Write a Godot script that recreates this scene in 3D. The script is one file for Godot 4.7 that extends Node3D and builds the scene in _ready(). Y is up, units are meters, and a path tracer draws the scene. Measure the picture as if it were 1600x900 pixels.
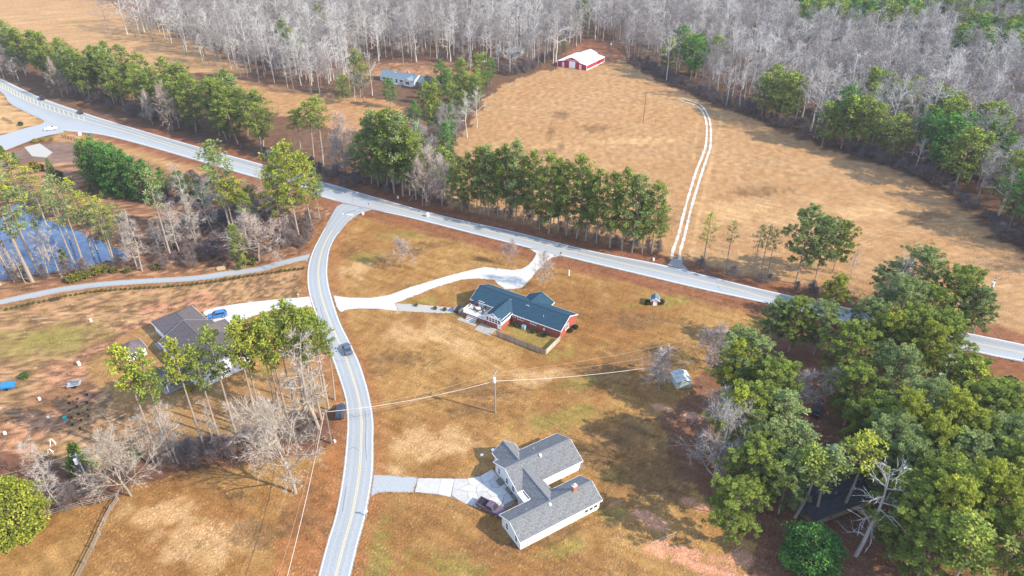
extends Node3D

# ---------------------------------------------------------------- mesh builder
class Mb:
	var v := PackedVector3Array()
	var c := PackedColorArray()
	var uv := PackedVector2Array()
	var idx := PackedInt32Array()
	var col := Color(1, 1, 1)

	func tri(a: Vector3, b: Vector3, d: Vector3) -> void:  # counter-clockwise seen from outside
		var k := v.size()
		v.append(a); v.append(b); v.append(d)
		c.append(col); c.append(col); c.append(col)
		uv.append(Vector2.ZERO); uv.append(Vector2(a.distance_to(b), 0)); uv.append(Vector2(0, a.distance_to(d)))
		idx.append(k); idx.append(k + 2); idx.append(k + 1)

	func quad(a: Vector3, b: Vector3, d: Vector3, e: Vector3) -> void:
		var k := v.size()
		var w := a.distance_to(b)
		var h := a.distance_to(e)
		v.append(a); v.append(b); v.append(d); v.append(e)
		for i in 4:
			c.append(col)
		uv.append(Vector2(0, 0)); uv.append(Vector2(w, 0)); uv.append(Vector2(w, h)); uv.append(Vector2(0, h))
		idx.append(k); idx.append(k + 2); idx.append(k + 1)
		idx.append(k); idx.append(k + 3); idx.append(k + 2)

	func box(p: Vector3, s: Vector3, yaw := 0.0) -> void:
		var b := Basis(Vector3.UP, yaw)
		hexa(p + b * Vector3(-s.x, -s.y, s.z) / 2, p + b * Vector3(s.x, -s.y, s.z) / 2, p + b * Vector3(s.x, -s.y, -s.z) / 2, p + b * Vector3(-s.x, -s.y, -s.z) / 2,
			p + b * Vector3(-s.x, s.y, s.z) / 2, p + b * Vector3(s.x, s.y, s.z) / 2, p + b * Vector3(s.x, s.y, -s.z) / 2, p + b * Vector3(-s.x, s.y, -s.z) / 2)

	func hexa(a: Vector3, b: Vector3, d: Vector3, e: Vector3, a2: Vector3, b2: Vector3, d2: Vector3, e2: Vector3) -> void:
		quad(a, b, b2, a2); quad(b, d, d2, b2); quad(d, e, e2, d2); quad(e, a, a2, e2)
		quad(a2, b2, d2, e2); quad(e, d, b, a)

	func slab(a: Vector3, b: Vector3, d: Vector3, e: Vector3, t: float) -> void:  # a..e is the top face
		var n := (b - a).cross(e - a).normalized() * t
		hexa(a - n, b - n, d - n, e - n, a, b, d, e)

	func tube(p: Vector3, q: Vector3, r0: float, r1: float, sides := 6, cap := false) -> void:
		var ax := (q - p).normalized()
		var s := ax.cross(Vector3.UP if absf(ax.y) < 0.9 else Vector3.RIGHT).normalized()
		var t := s.cross(ax)
		var k := v.size()
		for i in sides:
			var an := TAU * i / sides
			var o := s * cos(an) + t * sin(an)
			v.append(p + o * r0); v.append(q + o * r1)
			c.append(col); c.append(col)
			uv.append(Vector2(an, 0)); uv.append(Vector2(an, p.distance_to(q)))
		for i in sides:
			var a := k + 2 * i
			var b := k + 2 * ((i + 1) % sides)
			idx.append(a); idx.append(b); idx.append(b + 1)
			idx.append(a); idx.append(b + 1); idx.append(a + 1)
		if cap:
			for i in range(1, sides - 1):
				idx.append(k + 1); idx.append(k + 1 + 2 * i); idx.append(k + 3 + 2 * i)

	func ball(p: Vector3, r: Vector3, rings := 5, sides := 8) -> void:
		for j in rings:
			var a0 := PI * j / rings
			var a1 := PI * (j + 1) / rings
			for i in sides:
				var b0 := TAU * i / sides
				var b1 := TAU * (i + 1) / sides
				quad(p + r * Vector3(sin(a1) * cos(b1), cos(a1), sin(a1) * sin(b1)), p + r * Vector3(sin(a1) * cos(b0), cos(a1), sin(a1) * sin(b0)),
					p + r * Vector3(sin(a0) * cos(b0), cos(a0), sin(a0) * sin(b0)), p + r * Vector3(sin(a0) * cos(b1), cos(a0), sin(a0) * sin(b1)))

	func arrays() -> Array:
		var a := []
		a.resize(Mesh.ARRAY_MAX)
		a[Mesh.ARRAY_VERTEX] = v
		a[Mesh.ARRAY_COLOR] = c
		a[Mesh.ARRAY_TEX_UV] = uv
		a[Mesh.ARRAY_INDEX] = idx
		return a

	func mesh(m: Material) -> ArrayMesh:
		var out := ArrayMesh.new()
		if v.size():
			out.add_surface_from_arrays(Mesh.PRIMITIVE_TRIANGLES, arrays())
			out.surface_set_material(0, m)
		return out

# ---------------------------------------------------------------- shared state
var rng := RandomNumberGenerator.new()
var M := {}          # materials
var counts := {}
var road_lines: Array = []
var paved: Array = []
var ordinal_words := ["first", "second", "third", "fourth", "fifth", "sixth", "seventh", "eighth", "ninth", "tenth", "eleventh", "twelfth", "thirteenth", "fourteenth", "fifteenth", "sixteenth",
	"seventeenth", "eighteenth", "nineteenth", "twentieth", "twenty-first", "twenty-second", "twenty-third", "twenty-fourth", "twenty-fifth", "twenty-sixth", "twenty-seventh", "twenty-eighth", "twenty-ninth", "thirtieth"]

func pts(a: Array) -> PackedVector2Array:
	var out := PackedVector2Array()
	for i in range(0, a.size(), 2):
		out.append(Vector2(a[i], a[i + 1]))
	return out

func numbered(called: String) -> String:
	counts[called] = counts.get(called, -1) + 1
	return called if counts[called] == 0 else "%s_%03d" % [called, counts[called]]

func tag(o: Node3D, label: String, category := "", group := "", kind := "") -> Node3D:
	if label: o.set_meta("label", label)
	if category: o.set_meta("category", category)
	if group: o.set_meta("group", group)
	if kind: o.set_meta("kind", kind)
	return o

func thing(called: String, label: String, category: String, at: Vector3, turn := 0.0, group := "") -> Node3D:
	var o := Node3D.new()
	o.name = numbered(called)
	add_child(o)
	o.position = at
	o.rotation.y = turn
	tag(o, label, category, group)
	return o

func obj(called: String, mb: Mb, m: Material, parent: Node = null) -> MeshInstance3D:
	return put(called, mb.mesh(m), parent)

func put(called: String, mesh: Mesh, parent: Node = null) -> MeshInstance3D:
	var o := MeshInstance3D.new()
	o.name = numbered(called) if parent == null else called
	o.mesh = mesh
	if parent == null:
		add_child(o)
	else:
		var n := 0
		while parent.has_node(NodePath(o.name)):
			n += 1
			o.name = "%s_%03d" % [called, n]
		parent.add_child(o, true)
	return o

func lin(r: float, g: float, b: float) -> Color:
	return Color(r, g, b)

func jit(c: Color, a: float) -> Color:
	var k := 1.0 + rng.randf_range(-a, a)
	return Color(c.r * k, c.g * k, c.b * k)

# ---------------------------------------------------------------- textures and materials
func noise_tex(size: int, freq: float, oct: int, lo: Color, hi: Color, sd: int, kind := FastNoiseLite.TYPE_SIMPLEX_SMOOTH, mid := Color(0, 0, 0, 0)) -> NoiseTexture2D:
	var n := FastNoiseLite.new()
	n.noise_type = kind
	n.frequency = freq
	n.fractal_octaves = oct
	n.seed = sd
	var t := NoiseTexture2D.new()
	t.width = size
	t.height = size
	t.seamless = true
	var g := Gradient.new()
	g.set_color(0, lo)
	g.set_color(1, hi)
	if mid.a > 0: g.add_point(0.5, mid)
	t.color_ramp = g
	t.noise = n
	return t

func std(name_: String, albedo: Color, rough: float, tex: Texture2D = null, scale := 1.0, triplanar := false) -> StandardMaterial3D:
	var m := StandardMaterial3D.new()
	m.resource_name = name_
	m.albedo_color = albedo.linear_to_srgb()
	m.roughness = rough
	m.metallic_specular = 0.35
	m.vertex_color_use_as_albedo = true
	if tex:
		m.albedo_texture = tex
		m.uv1_scale = Vector3(scale, scale, scale)
		if triplanar:
			m.uv1_triplanar = true
			m.uv1_world_triplanar = true
	M[name_] = m
	return m

func relief(m: StandardMaterial3D, t: Texture2D, cm: float) -> void:
	m.heightmap_enabled = true
	m.heightmap_texture = t
	m.heightmap_scale = cm

func shingle_tex() -> ImageTexture:
	var im := Image.create(256, 256, false, Image.FORMAT_RGB8)
	for row in 16:
		var x := rng.randi_range(-14, 0)
		while x < 256:
			var w := rng.randi_range(10, 20)
			var k := rng.randf_range(0.74, 1.0)
			im.fill_rect(Rect2i(maxi(x, 0), row * 16, mini(w, 256 - maxi(x, 0)), 15), Color(k, k, k * rng.randf_range(0.96, 1.02)))
			x += w
		im.fill_rect(Rect2i(0, row * 16 + 14, 256, 2), Color(0.74, 0.74, 0.76))
	return ImageTexture.create_from_image(im)

func brick_tex() -> ImageTexture:
	var im := Image.create(256, 256, false, Image.FORMAT_RGB8)
	im.fill(Color(0.95, 0.9, 0.85))
	for row in 16:
		for i in 9:
			var k := rng.randf_range(0.65, 0.95)
			im.fill_rect(Rect2i(i * 32 - (row % 2) * 16 + 1, row * 16 + 1, 29, 13), Color(k, k * rng.randf_range(0.85, 1.0), k * 0.95))
	return ImageTexture.create_from_image(im)

func line_tex(n: int, dark: float, vertical: bool) -> ImageTexture:
	var im := Image.create(128, 128, false, Image.FORMAT_RGB8)
	im.fill(Color(1, 1, 1))
	for i in n:
		var s := 128 / n
		for k in 3:
			var f := lerpf(dark, 1.0, k / 3.0)
			im.fill_rect(Rect2i(i * s + k, 0, 1, 128) if vertical else Rect2i(0, i * s + k, 128, 1), Color(f, f, f))
	return ImageTexture.create_from_image(im)

func make_materials() -> void:
	var grain := noise_tex(512, 0.03, 5, Color(0.80, 0.80, 0.80), Color(1, 1, 1), 4)
	var coarse := noise_tex(512, 0.012, 5, Color(0.91, 0.905, 0.90), Color(1, 1, 1), 9)
	var shingles := shingle_tex()
	var bricks := brick_tex()
	var siding := line_tex(8, 0.75, false)
	var ribs := line_tex(8, 0.7, true)
	std("asphalt", Color(0.36, 0.385, 0.41), 0.85, grain, 0.21, true)
	relief(M.asphalt, grain, 0.8)
	std("concrete", Color(0.47, 0.465, 0.45), 0.85, coarse, 0.13, true)
	std("old_concrete", Color(0.42, 0.40, 0.37), 0.9, grain, 0.3, true)
	std("paint", Color(1, 1, 1), 0.7, grain, 0.5, true)
	std("gravel", Color(1, 1, 1), 0.95, noise_tex(512, 0.08, 4, Color(0.6, 0.58, 0.55), Color(1, 1, 1), 5), 0.35, true)
	relief(M.gravel, grain, 4.0)
	std("roof", Color(1, 1, 1), 0.9, shingles, 0.35)
	std("brick", Color(1, 1, 1), 0.9, bricks, 0.5)
	std("siding", Color(1, 1, 1), 0.7, siding, 0.6)
	std("sheet", Color(1, 1, 1), 0.45, ribs, 0.42)
	std("trim", Color(0.8, 0.8, 0.78), 0.6)
	std("dark_trim", Color(0.07, 0.065, 0.065), 0.7)
	trim_mat = M.trim
	std("plain", Color(1, 1, 1), 0.8)
	std("wood", Color(1, 1, 1), 0.9, grain, 1.3, true)
	std("metal", Color(1, 1, 1), 0.4)
	M.metal.metallic = 0.6
	std("tyre", Color(0.015, 0.015, 0.016), 0.8)
	std("glass", Color(0.02, 0.028, 0.04), 0.08)
	M.glass.metallic_specular = 0.6
	std("lamp_glass", Color(0.7, 0.7, 0.72), 0.15)
	std("car_paint", Color(1, 1, 1), 0.3)
	M.car_paint.clearcoat_enabled = true
	M.car_paint.clearcoat = 0.8
	std("bark", Color(1, 1, 1), 0.95, noise_tex(256, 0.05, 4, Color(0.55, 0.53, 0.5), Color(1, 1, 1), 21), 0.6, true)
	std("straw", Color(1, 1, 1), 1.0)
	std("twig", Color(1, 1, 1), 0.95)
	std("leaf", Color(1, 1, 1), 0.75)
	M.leaf.backlight_enabled = true
	M.leaf.backlight = Color(0.55, 0.6, 0.35)
	var g := std("grass", Color(1, 1, 1), 1.0, noise_tex(1024, 0.022, 6, Color(0.66, 0.65, 0.62), Color(1, 1, 1), 31, FastNoiseLite.TYPE_SIMPLEX_SMOOTH, Color(0.90, 0.895, 0.88)), 1.0 / 9.0)
	g.metallic_specular = 0.1
	g.detail_enabled = true
	g.detail_blend_mode = BaseMaterial3D.BLEND_MODE_MUL
	g.detail_albedo = noise_tex(1024, 0.01, 6, Color(0.86, 0.84, 0.79), Color(1, 1, 1), 37)
	g.detail_uv_layer = BaseMaterial3D.DETAIL_UV_2
	relief(g, noise_tex(1024, 0.05, 5, Color(0, 0, 0), Color(1, 1, 1), 41), 4.0)
	var w := std("pond_water", Color(0.028, 0.080, 0.185), 0.10)  # the blue of the reflected sky is painted into this base colour
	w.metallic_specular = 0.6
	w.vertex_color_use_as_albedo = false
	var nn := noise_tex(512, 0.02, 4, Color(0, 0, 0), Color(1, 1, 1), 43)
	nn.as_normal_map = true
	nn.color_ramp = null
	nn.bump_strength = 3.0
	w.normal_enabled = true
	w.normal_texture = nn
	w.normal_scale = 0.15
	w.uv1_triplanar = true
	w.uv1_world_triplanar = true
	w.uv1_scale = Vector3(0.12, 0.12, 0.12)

# ---------------------------------------------------------------- light, sky, lens
func make_light() -> void:
	var cam := Camera3D.new()
	cam.name = "camera"
	cam.fov = 2.0 * rad_to_deg(atan(450.0 / 1090.0))
	cam.far = 4000.0
	cam.near = 1.0
	cam.position = Vector3(0, 100, 0)
	cam.rotation_degrees = Vector3(-32, 0, 0)
	add_child(cam)
	cam.current = true
	var sky := Sky.new()
	var sm := ProceduralSkyMaterial.new()
	sm.sky_top_color = Color(0.53, 0.62, 0.76)
	sm.sky_horizon_color = Color(0.88, 0.90, 0.92)
	sm.sky_curve = 0.18
	sm.ground_horizon_color = Color(0.62, 0.58, 0.52)
	sm.ground_bottom_color = Color(0.3, 0.25, 0.2)
	sm.sky_energy_multiplier = 1.15
	sky.sky_material = sm
	var e := Environment.new()
	e.background_mode = Environment.BG_SKY
	e.sky = sky
	e.tonemap_mode = Environment.TONE_MAPPER_LINEAR
	e.tonemap_exposure = 2.3
	e.sdfgi_enabled = true
	e.ssao_enabled = true
	e.ssil_enabled = true
	e.fog_enabled = true
	e.fog_density = 0.0001
	e.fog_light_color = Color(0.90, 0.93, 0.98)
	var we := WorldEnvironment.new()
	we.name = "world_environment"
	we.environment = e
	add_child(we)
	var sun := DirectionalLight3D.new()
	sun.name = "sun"
	sun.light_energy = 1.3
	sun.light_color = Color(1.0, 0.95, 0.86)
	sun.light_angular_distance = 0.5
	sun.shadow_enabled = true
	add_child(sun)
	var to_sun := Vector3(0.93 * cos(deg_to_rad(34)), sin(deg_to_rad(34)), 0.37 * cos(deg_to_rad(34)))
	sun.look_at_from_position(Vector3.ZERO, -to_sun, Vector3.UP)

# ---------------------------------------------------------------- ground
var n_big := FastNoiseLite.new()
var n_mid := FastNoiseLite.new()
var n_small := FastNoiseLite.new()
var n_fine := FastNoiseLite.new()
var regions: Array = []     # [polygon, bounding box, colour a, colour b, warp, relief]
var spots: Array = []       # [centre, radii, turn, colour, strength]
var tracks: Array = []      # [points, half width, gauge, colour, strength]
var highway_mid := PackedVector2Array()
var pond := PackedVector2Array()

func region(p: PackedVector2Array, a: Color, b: Color, warp := 2.0, lumps := 0.0) -> void:
	var r := Rect2(p[0], Vector2.ZERO)
	for q in p: r = r.expand(q)
	regions.append([p, r.grow(warp * 2), a, b, warp, lumps])

func spot(x: Vector2, rx: float, rz: float, turn: float, c: Color, k: float) -> void:
	spots.append([x, rx, rz, deg_to_rad(turn), c, k, maxf(rx, rz) * 1.6])

func seg_dist(p: Vector2, line: PackedVector2Array) -> float:
	var best := 1e9
	for i in line.size() - 1:
		best = minf(best, p.distance_squared_to(Geometry2D.get_closest_point_to_segment(p, line[i], line[i + 1])))
	return sqrt(best)

func plan_ground() -> void:
	n_big.seed = 11; n_big.frequency = 0.022; n_big.fractal_octaves = 3
	n_mid.seed = 12; n_mid.frequency = 0.09; n_mid.fractal_octaves = 3
	n_fine.seed = 14; n_fine.frequency = 1.1; n_fine.fractal_octaves = 2
	n_small.seed = 13; n_small.frequency = 0.4; n_small.fractal_octaves = 2
	var tan_a := lin(0.405, 0.256, 0.140)
	var tan_b := lin(0.325, 0.190, 0.096)
	var litter := lin(0.17, 0.095, 0.062)
	var litter_b := lin(0.12, 0.075, 0.055)
	# woods floor north of the highway is what is left when the fields are laid out
	region(pts([-688.61, -458.15, -398.5, -476.67, -268.68, -369.18, -129.27, -269.8, -43.42, -216.57, 0, -193.48, 43.32, -172.45, 84.67, -152.16, 122.81, -134.83, 156.07, -119.87, 312.14, -119.87, 3198.46, -1806.15, -2471.54, -1806.15]), litter, litter_b, 0.5)
	region(pts([-26.3, -244.87, -23.68, -257.86, -20.85, -281.1, -11.76, -335.2, 0, -364.31, 23.72, -385.77, 40.85, -437.53, 51.25, -444.22, 60.64, -424.68, 65.29, -391.14, 77.94, -354.91, 87.72, -333.12, 91.49, -323.06, 106.91, -299.14, 118.15, -274.98, 129.33, -257.19, 141.75, -241.18, 148.78, -227.24, 149.97, -205.24, 147.13, -186.34, 149.47, -177.66, 165.82, -150.65, 146.28, -125.53, 123.62, -136.12, 96.48, -147.69, 67.92, -161.35, 45.2, -174.66, 19.55, -188.81, 0, -197.43, -21.2, -210.05]), tan_a, tan_b, 2.5)
	region(pts([-802.13, -730.58, -527.71, -691.14, -363.9, -635.6, -277.2, -536.31, -223.92, -480.53, -191.89, -440.86, -137.47, -379.24, -148.62, -371.65, -178.71, -379.24, -206.21, -379.24, -247.22, -398.03, -305.18, -427.83, -377.53, -476.67, -610.47, -541.08]), tan_a, lin(0.36, 0.22, 0.115), 3.0)
	region(pts([-152, -371.65, -111.81, -348.13, -73.87, -333.12, -54.27, -325.03, -46.34, -309.8, -55.22, -292.37, -68.95, -285.04, -92.41, -297.42, -119.08, -320.14]), lin(0.42, 0.235, 0.125), tan_b, 2.0)
	region(pts([-74.79, -395.25, -39.53, -399.44, -14.25, -395.25, -21.96, -371.65, -47.02, -369.18, -67.55, -371.65, -112.11, -374.15, -120.22, -366.73, -127.16, -379.24]), lin(0.40, 0.22, 0.13), litter, 2.0)
	region(pts([29.84, -416.97, 50.98, -461.75, 58.33, -454.59, 64.67, -412.46, 56.98, -395.25]), lin(0.30, 0.13, 0.085), litter, 1.5)
	# south of the highway
	region(pts([-310.24, -269.8, -201.95, -261.98, -191.97, -285.04, -172.98, -279.55, -121.54, -249.94, -91.57, -231.74, -59.91, -212.52, -57.8, -206.66, -59.05, -188.81, -58.67, -179.19, -66.42, -174.66, -81, -168.86, -97.51, -165.39, -121.72, -161.02, -135.13, -154.61, -188.39, -139.3]), lin(0.25, 0.135, 0.085), lin(0.19, 0.10, 0.065), 1.5, 0.25)
	region(pts([-278.47, -335.2, -250.15, -339.42, -232.2, -320.14, -206.94, -300.87, -204.08, -294.88, -207.88, -289.07, -227.69, -262.67]), lin(0.50, 0.33, 0.16), tan_a, 0.4)
	region(pts([-189.38, -284.25, -171.64, -279.55, -121.54, -249.94, -91.92, -232.89, -90.51, -228.36, -118.82, -236.98, -144.89, -255.85, -170.6, -264.78, -186.14, -269.8]), lin(0.44, 0.27, 0.13), tan_b, 0.8)
	region(pts([-215.26, -259.22, -194.38, -261.98, -192.18, -269.08, -174.36, -272, -151.72, -257.19, -145.87, -244.87, -161.53, -247.38, -181.37, -252.54, -200.37, -236.98]), lin(0.22, 0.155, 0.13), lin(0.16, 0.11, 0.095), 1.0)
	region(pts([-177.42, -144.82, -133.79, -152.46, -116.34, -160.69, -87.72, -163.01, -65.2, -170.29, -59.04, -173.18, -54.1, -156.18, -67.47, -154.3, -77.72, -150.05, -91.57, -147.69, -95.43, -135.34, -96.89, -129.09, -83.93, -111.5, -70.41, -102.05, -64.01, -102.05, -75.02, -98.22, -84.56, -92.78, -125.8, -84.5]), lin(0.36, 0.235, 0.115), lin(0.27, 0.165, 0.085), 2.0, 0.2)
	region(pts([-103.55, -111.5, -105.83, -129.09, -98.12, -139.3, -93.12, -151.25, -80.78, -158.41, -76.74, -154.3, -89.51, -144.82, -93.89, -135.34, -92.63, -122.09, -90.91, -114.55, -92.63, -107.59, -96.7, -96.86, -114.36, -84.5, -133.57, -93.58]), lin(0.44, 0.22, 0.135), lin(0.24, 0.13, 0.08), 2.5, 0.25)
	region(pts([-98.62, -126.7, -95.13, -137.96, -89.51, -144.82, -78.5, -139.3, -70.94, -119.87, -56.75, -119.87, -48.93, -134.06, -45.53, -139.3, -40.48, -126.7, -37.9, -111.5, -43.28, -106.08, -55.05, -102.05, -69.65, -100.29, -83.93, -111.5]), lin(0.33, 0.20, 0.09), lin(0.26, 0.145, 0.065), 1.0)
	region(pts([-122.05, -94.39, -100.77, -99.42, -92.23, -97.71, -81.36, -93.58, -73.14, -98.22, -64.01, -102.05, -47.91, -108.55, -38.25, -113.11, -34.2, -109.92, -33.54, -102.05, -37.79, -99.42, -43.39, -96.86, -53.7, -94.39, -62.25, -94.39, -68.86, -92.78, -72.31, -87.41, -84.46, -84.22, -109.07, -77.7]), lin(0.19, 0.095, 0.062), lin(0.13, 0.07, 0.05), 1.5, 0.1)
	region(pts([-37.79, -99.42, -33.54, -102.05, -32.3, -93.58, -31.71, -83.09, -31.76, -69.18, -40.98, -69.18, -41.17, -84.5]), lin(0.34, 0.165, 0.065), lin(0.27, 0.12, 0.05), 1.5)
	region(pts([30.78, -109.52, 39.73, -119.87, 46.21, -129.09, 62.8, -139.3, 80.64, -144.82, 95.39, -129.09, 99.32, -119.87, 101.31, -100.29, 130.87, -90.43, 108.9, -64.76, 39.6, -64.76, 40.69, -75.16, 34.31, -84.5, 30.37, -96.86]), lin(0.22, 0.11, 0.068), lin(0.16, 0.085, 0.055), 2.0)
	region(pts([99.47, -125.53, 107.32, -129.09, 117.46, -126.23, 148.9, -111.5, 133.57, -93.58, 102.41, -102.05, 102.52, -115.59]), lin(0.24, 0.135, 0.065), lin(0.18, 0.095, 0.05), 1.5)
	region(pts([-2.26, -144.82, 12.56, -139.3, 9.12, -132.8, 2.28, -132.8]), lin(0.29, 0.21, 0.07), lin(0.22, 0.16, 0.05), 0.5)
	pond = pts([-180.73, -207.62, -167.09, -210.05, -165.27, -215.55, -153.33, -203.83, -142.45, -198.33, -126.67, -187.98, -114.68, -180.75, -112.5, -176.9, -118.08, -174.66, -122.09, -171.73, -128.19, -169.57, -135.56, -166.77, -151.11, -163.35])
	var clay := lin(0.60, 0.31, 0.20)
	var pale := lin(0.50, 0.33, 0.175)
	var moss := lin(0.22, 0.20, 0.055)
	var dark := lin(0.15, 0.085, 0.045)
	for s in [[23.83, -83.37, 5, 1.4, -35], [28.26, -76.16, 4.5, 2.2, -20], [31.92, -112.1, 3.5, 1.2, -25], [33.57, -72.34, 5, 1.0, -20], [18.9, -86.52, 1.2, 0.7, 0], [37.95, -74.91, 2, 1.2, 0], [38.14, -109.52, 3, 1.0, -10], [33.49, -85.94, 3, 1, -30]]:
		var q := Vector2(s[0], s[1])
		spot(q, s[2], s[3], s[4], clay, 0.9)
	for s in [[-17.92, -102.05, 12, 4, 5], [-24.41, -94.39, 3, 2, 0], [-10.13, -100.29, 6, 2.5, 20], [-23.55, -139.3, 8, 5, 0], [-12.23, -134.06, 8, 3, -35], [-46.73, -168.51, 4, 4, 0], [-29.85, -150.65, 5, 2, 0], [4.31, -122.09, 8, 3, 10], [10.32, -202.89, 14, 6, 0], [35.52, -222.88, 20, 5, -10],
		[73.55, -207.62, 16, 8, 20], [92.91, -202.89, 14, 6, 0], [52.28, -273.49, 20, 5, 0], [17.9, -266.2, 12, 5, 0], [115.58, -207.62, 16, 6, 20], [-52.84, -79.01, 9, 5, 0], [-62.9, -84.5, 6, 3, 0], [-347.5, -541.08, 20, 6, 20], [-95.16, -144.82, 5, 1.5, 30], [-87.92, -139.3, 4, 1, 40], [-43.46, -170.29, 3, 5, 0]]:
		var q := Vector2(s[0], s[1])
		spot(q, s[2], s[3], s[4], pale, 0.65)
	for s in [[10.5, -130.31, 6, 3, 0], [14.19, -119.87, 7, 2, 10], [10.71, -109.52, 10, 3, 15], [19.33, -92.78, 3, 2, 0], [-11.67, -73.92, 8, 3, 0], [-22.7, -76.42, 3, 8, 0], [-42.04, -177.66, 6, 3, 0], [-114.69, -134.06, 14, 6, 10], [-109.89, -139.3, 12, 5, 0], [-21.86, -153.69, 8, 2, 0], [-13.94, -148.27, 4, 1.2, 20], [40.37, -153.69, 12, 3, 15],
		[-31.65, -191.76, 10, 3, 10], [64.51, -144.82, 8, 2, 20], [-301.32, -507.06, 14, 4, 10], [-304.99, -467.24, 10, 3, 0], [8.65, -76.42, 5, 2, 20], [11.55, -85.94, 4, 2, 30], [18.3, -84.5, 5, 1.5, 20], [-19.28, -198.33, 8, 2, 10]]:
		var q := Vector2(s[0], s[1])
		spot(q, s[2], s[3], s[4], moss, 0.55)
	for s in [[26.71, -93.58, 12, 7, 30], [20.48, -102.05, 9, 5, 40], [26.83, -129.09, 14, 4, 20], [-8.12, -111.5, 6, 2.5, 0], [-7.01, -117.7, 10, 3, 0], [32.26, -144.82, 12, 4, 0], [15.18, -262.67, 10, 4, 30], [35.56, -289.07, 10, 4, 0], [21.51, -306.18, 4, 5, 0], [16.22, -285.04, 2, 8, 0], [30.16, -122.09, 10, 3, 30], [-30.13, -179.58, 6, 2.4, 10], [-26.83, -129.09, 8, 3, 0],
		[-30.53, -124.37, 5, 2, 0], [5.5, -79.01, 10, 1.6, 25], [-36.6, -84.5, 4, 8, 0], [-44.45, -80.35, 6, 3, 0], [-98.14, -117.7, 6, 2.5, 35], [-98.59, -113.52, 5, 2, 30], [-97.5, -130.31, 6, 2, 40], [-97.61, -136.64, 5, 1.6, 40], [40.94, -200.59, 16, 4, 0], [84.37, -222.88, 14, 4, 10], [134.21, -202.89, 10, 3, 20], [-48.41, -181.53, 3, 5, 0], [-19.3, -185.52, 14, 2.5, 15]]:
		var q := Vector2(s[0], s[1])
		spot(q, s[2], s[3], s[4], dark, 0.6)
	tracks.append([pts([18.26, -88.91, 11.49, -85.22, 5.6, -81.43, 0, -78.35, -6.48, -76.42, -11.83, -75.78]), 0.28, 0.8, dark, 0.5])
	tracks.append([pts([18.3, -84.5, 11.17, -81.02, 5.45, -77.7, 0, -75.41, -10.61, -73.92]), 0.22, 0.75, dark, 0.35])
	tracks.append([pts([16.64, -102.05, 19.84, -96.86, 23.32, -87.41, 24.02, -84.5]), 0.3, 0.8, dark, 0.4])
	tracks.append([pts([21.76, -102.05, 26.04, -96.86, 28.27, -88.91]), 0.3, 0.8, dark, 0.35])
	tracks.append([pts([9.48, -111.5, 18.23, -117.7, 29.44, -126.7, 39.76, -134.06]), 0.3, 0.9, dark, 0.35])
	tracks.append([pts([13.85, -115.59, 22.98, -122.09, 36.46, -132.8, 47.1, -139.3]), 0.3, 0.9, dark, 0.3])
	tracks.append([pts([-17.74, -144.82, -9.3, -136.64, -1.49, -129.09]), 0.25, 0.8, pale, 0.5])
	tracks.append([pts([-20.68, -142.02, -10.57, -131.55, -2.91, -124.37]), 0.25, 0.8, pale, 0.5])
	tracks.append([pts([89.9, -320.14, 74.67, -266.2, 59.95, -222.88, 49.04, -189.65, 44.84, -177.66]), 2.4, 0.0, tan_b, 0.6])
	tracks.append([pts([94.08, -306.18, 82.21, -269.8, 66.61, -222.88, 52.32, -177.66]), 0.6, 0.0, pale, 0.6])
	tracks.append([pts([81.21, -297.42, 76.13, -277.25, 69.61, -252.54]), 0.5, 0.0, pale, 0.5])
	tracks.append([pts([-378.69, -545.93, -330.56, -496.55, -262.38, -440.86, -250.39, -432.63]), 0.8, 0.0, pale, 0.6])

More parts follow.
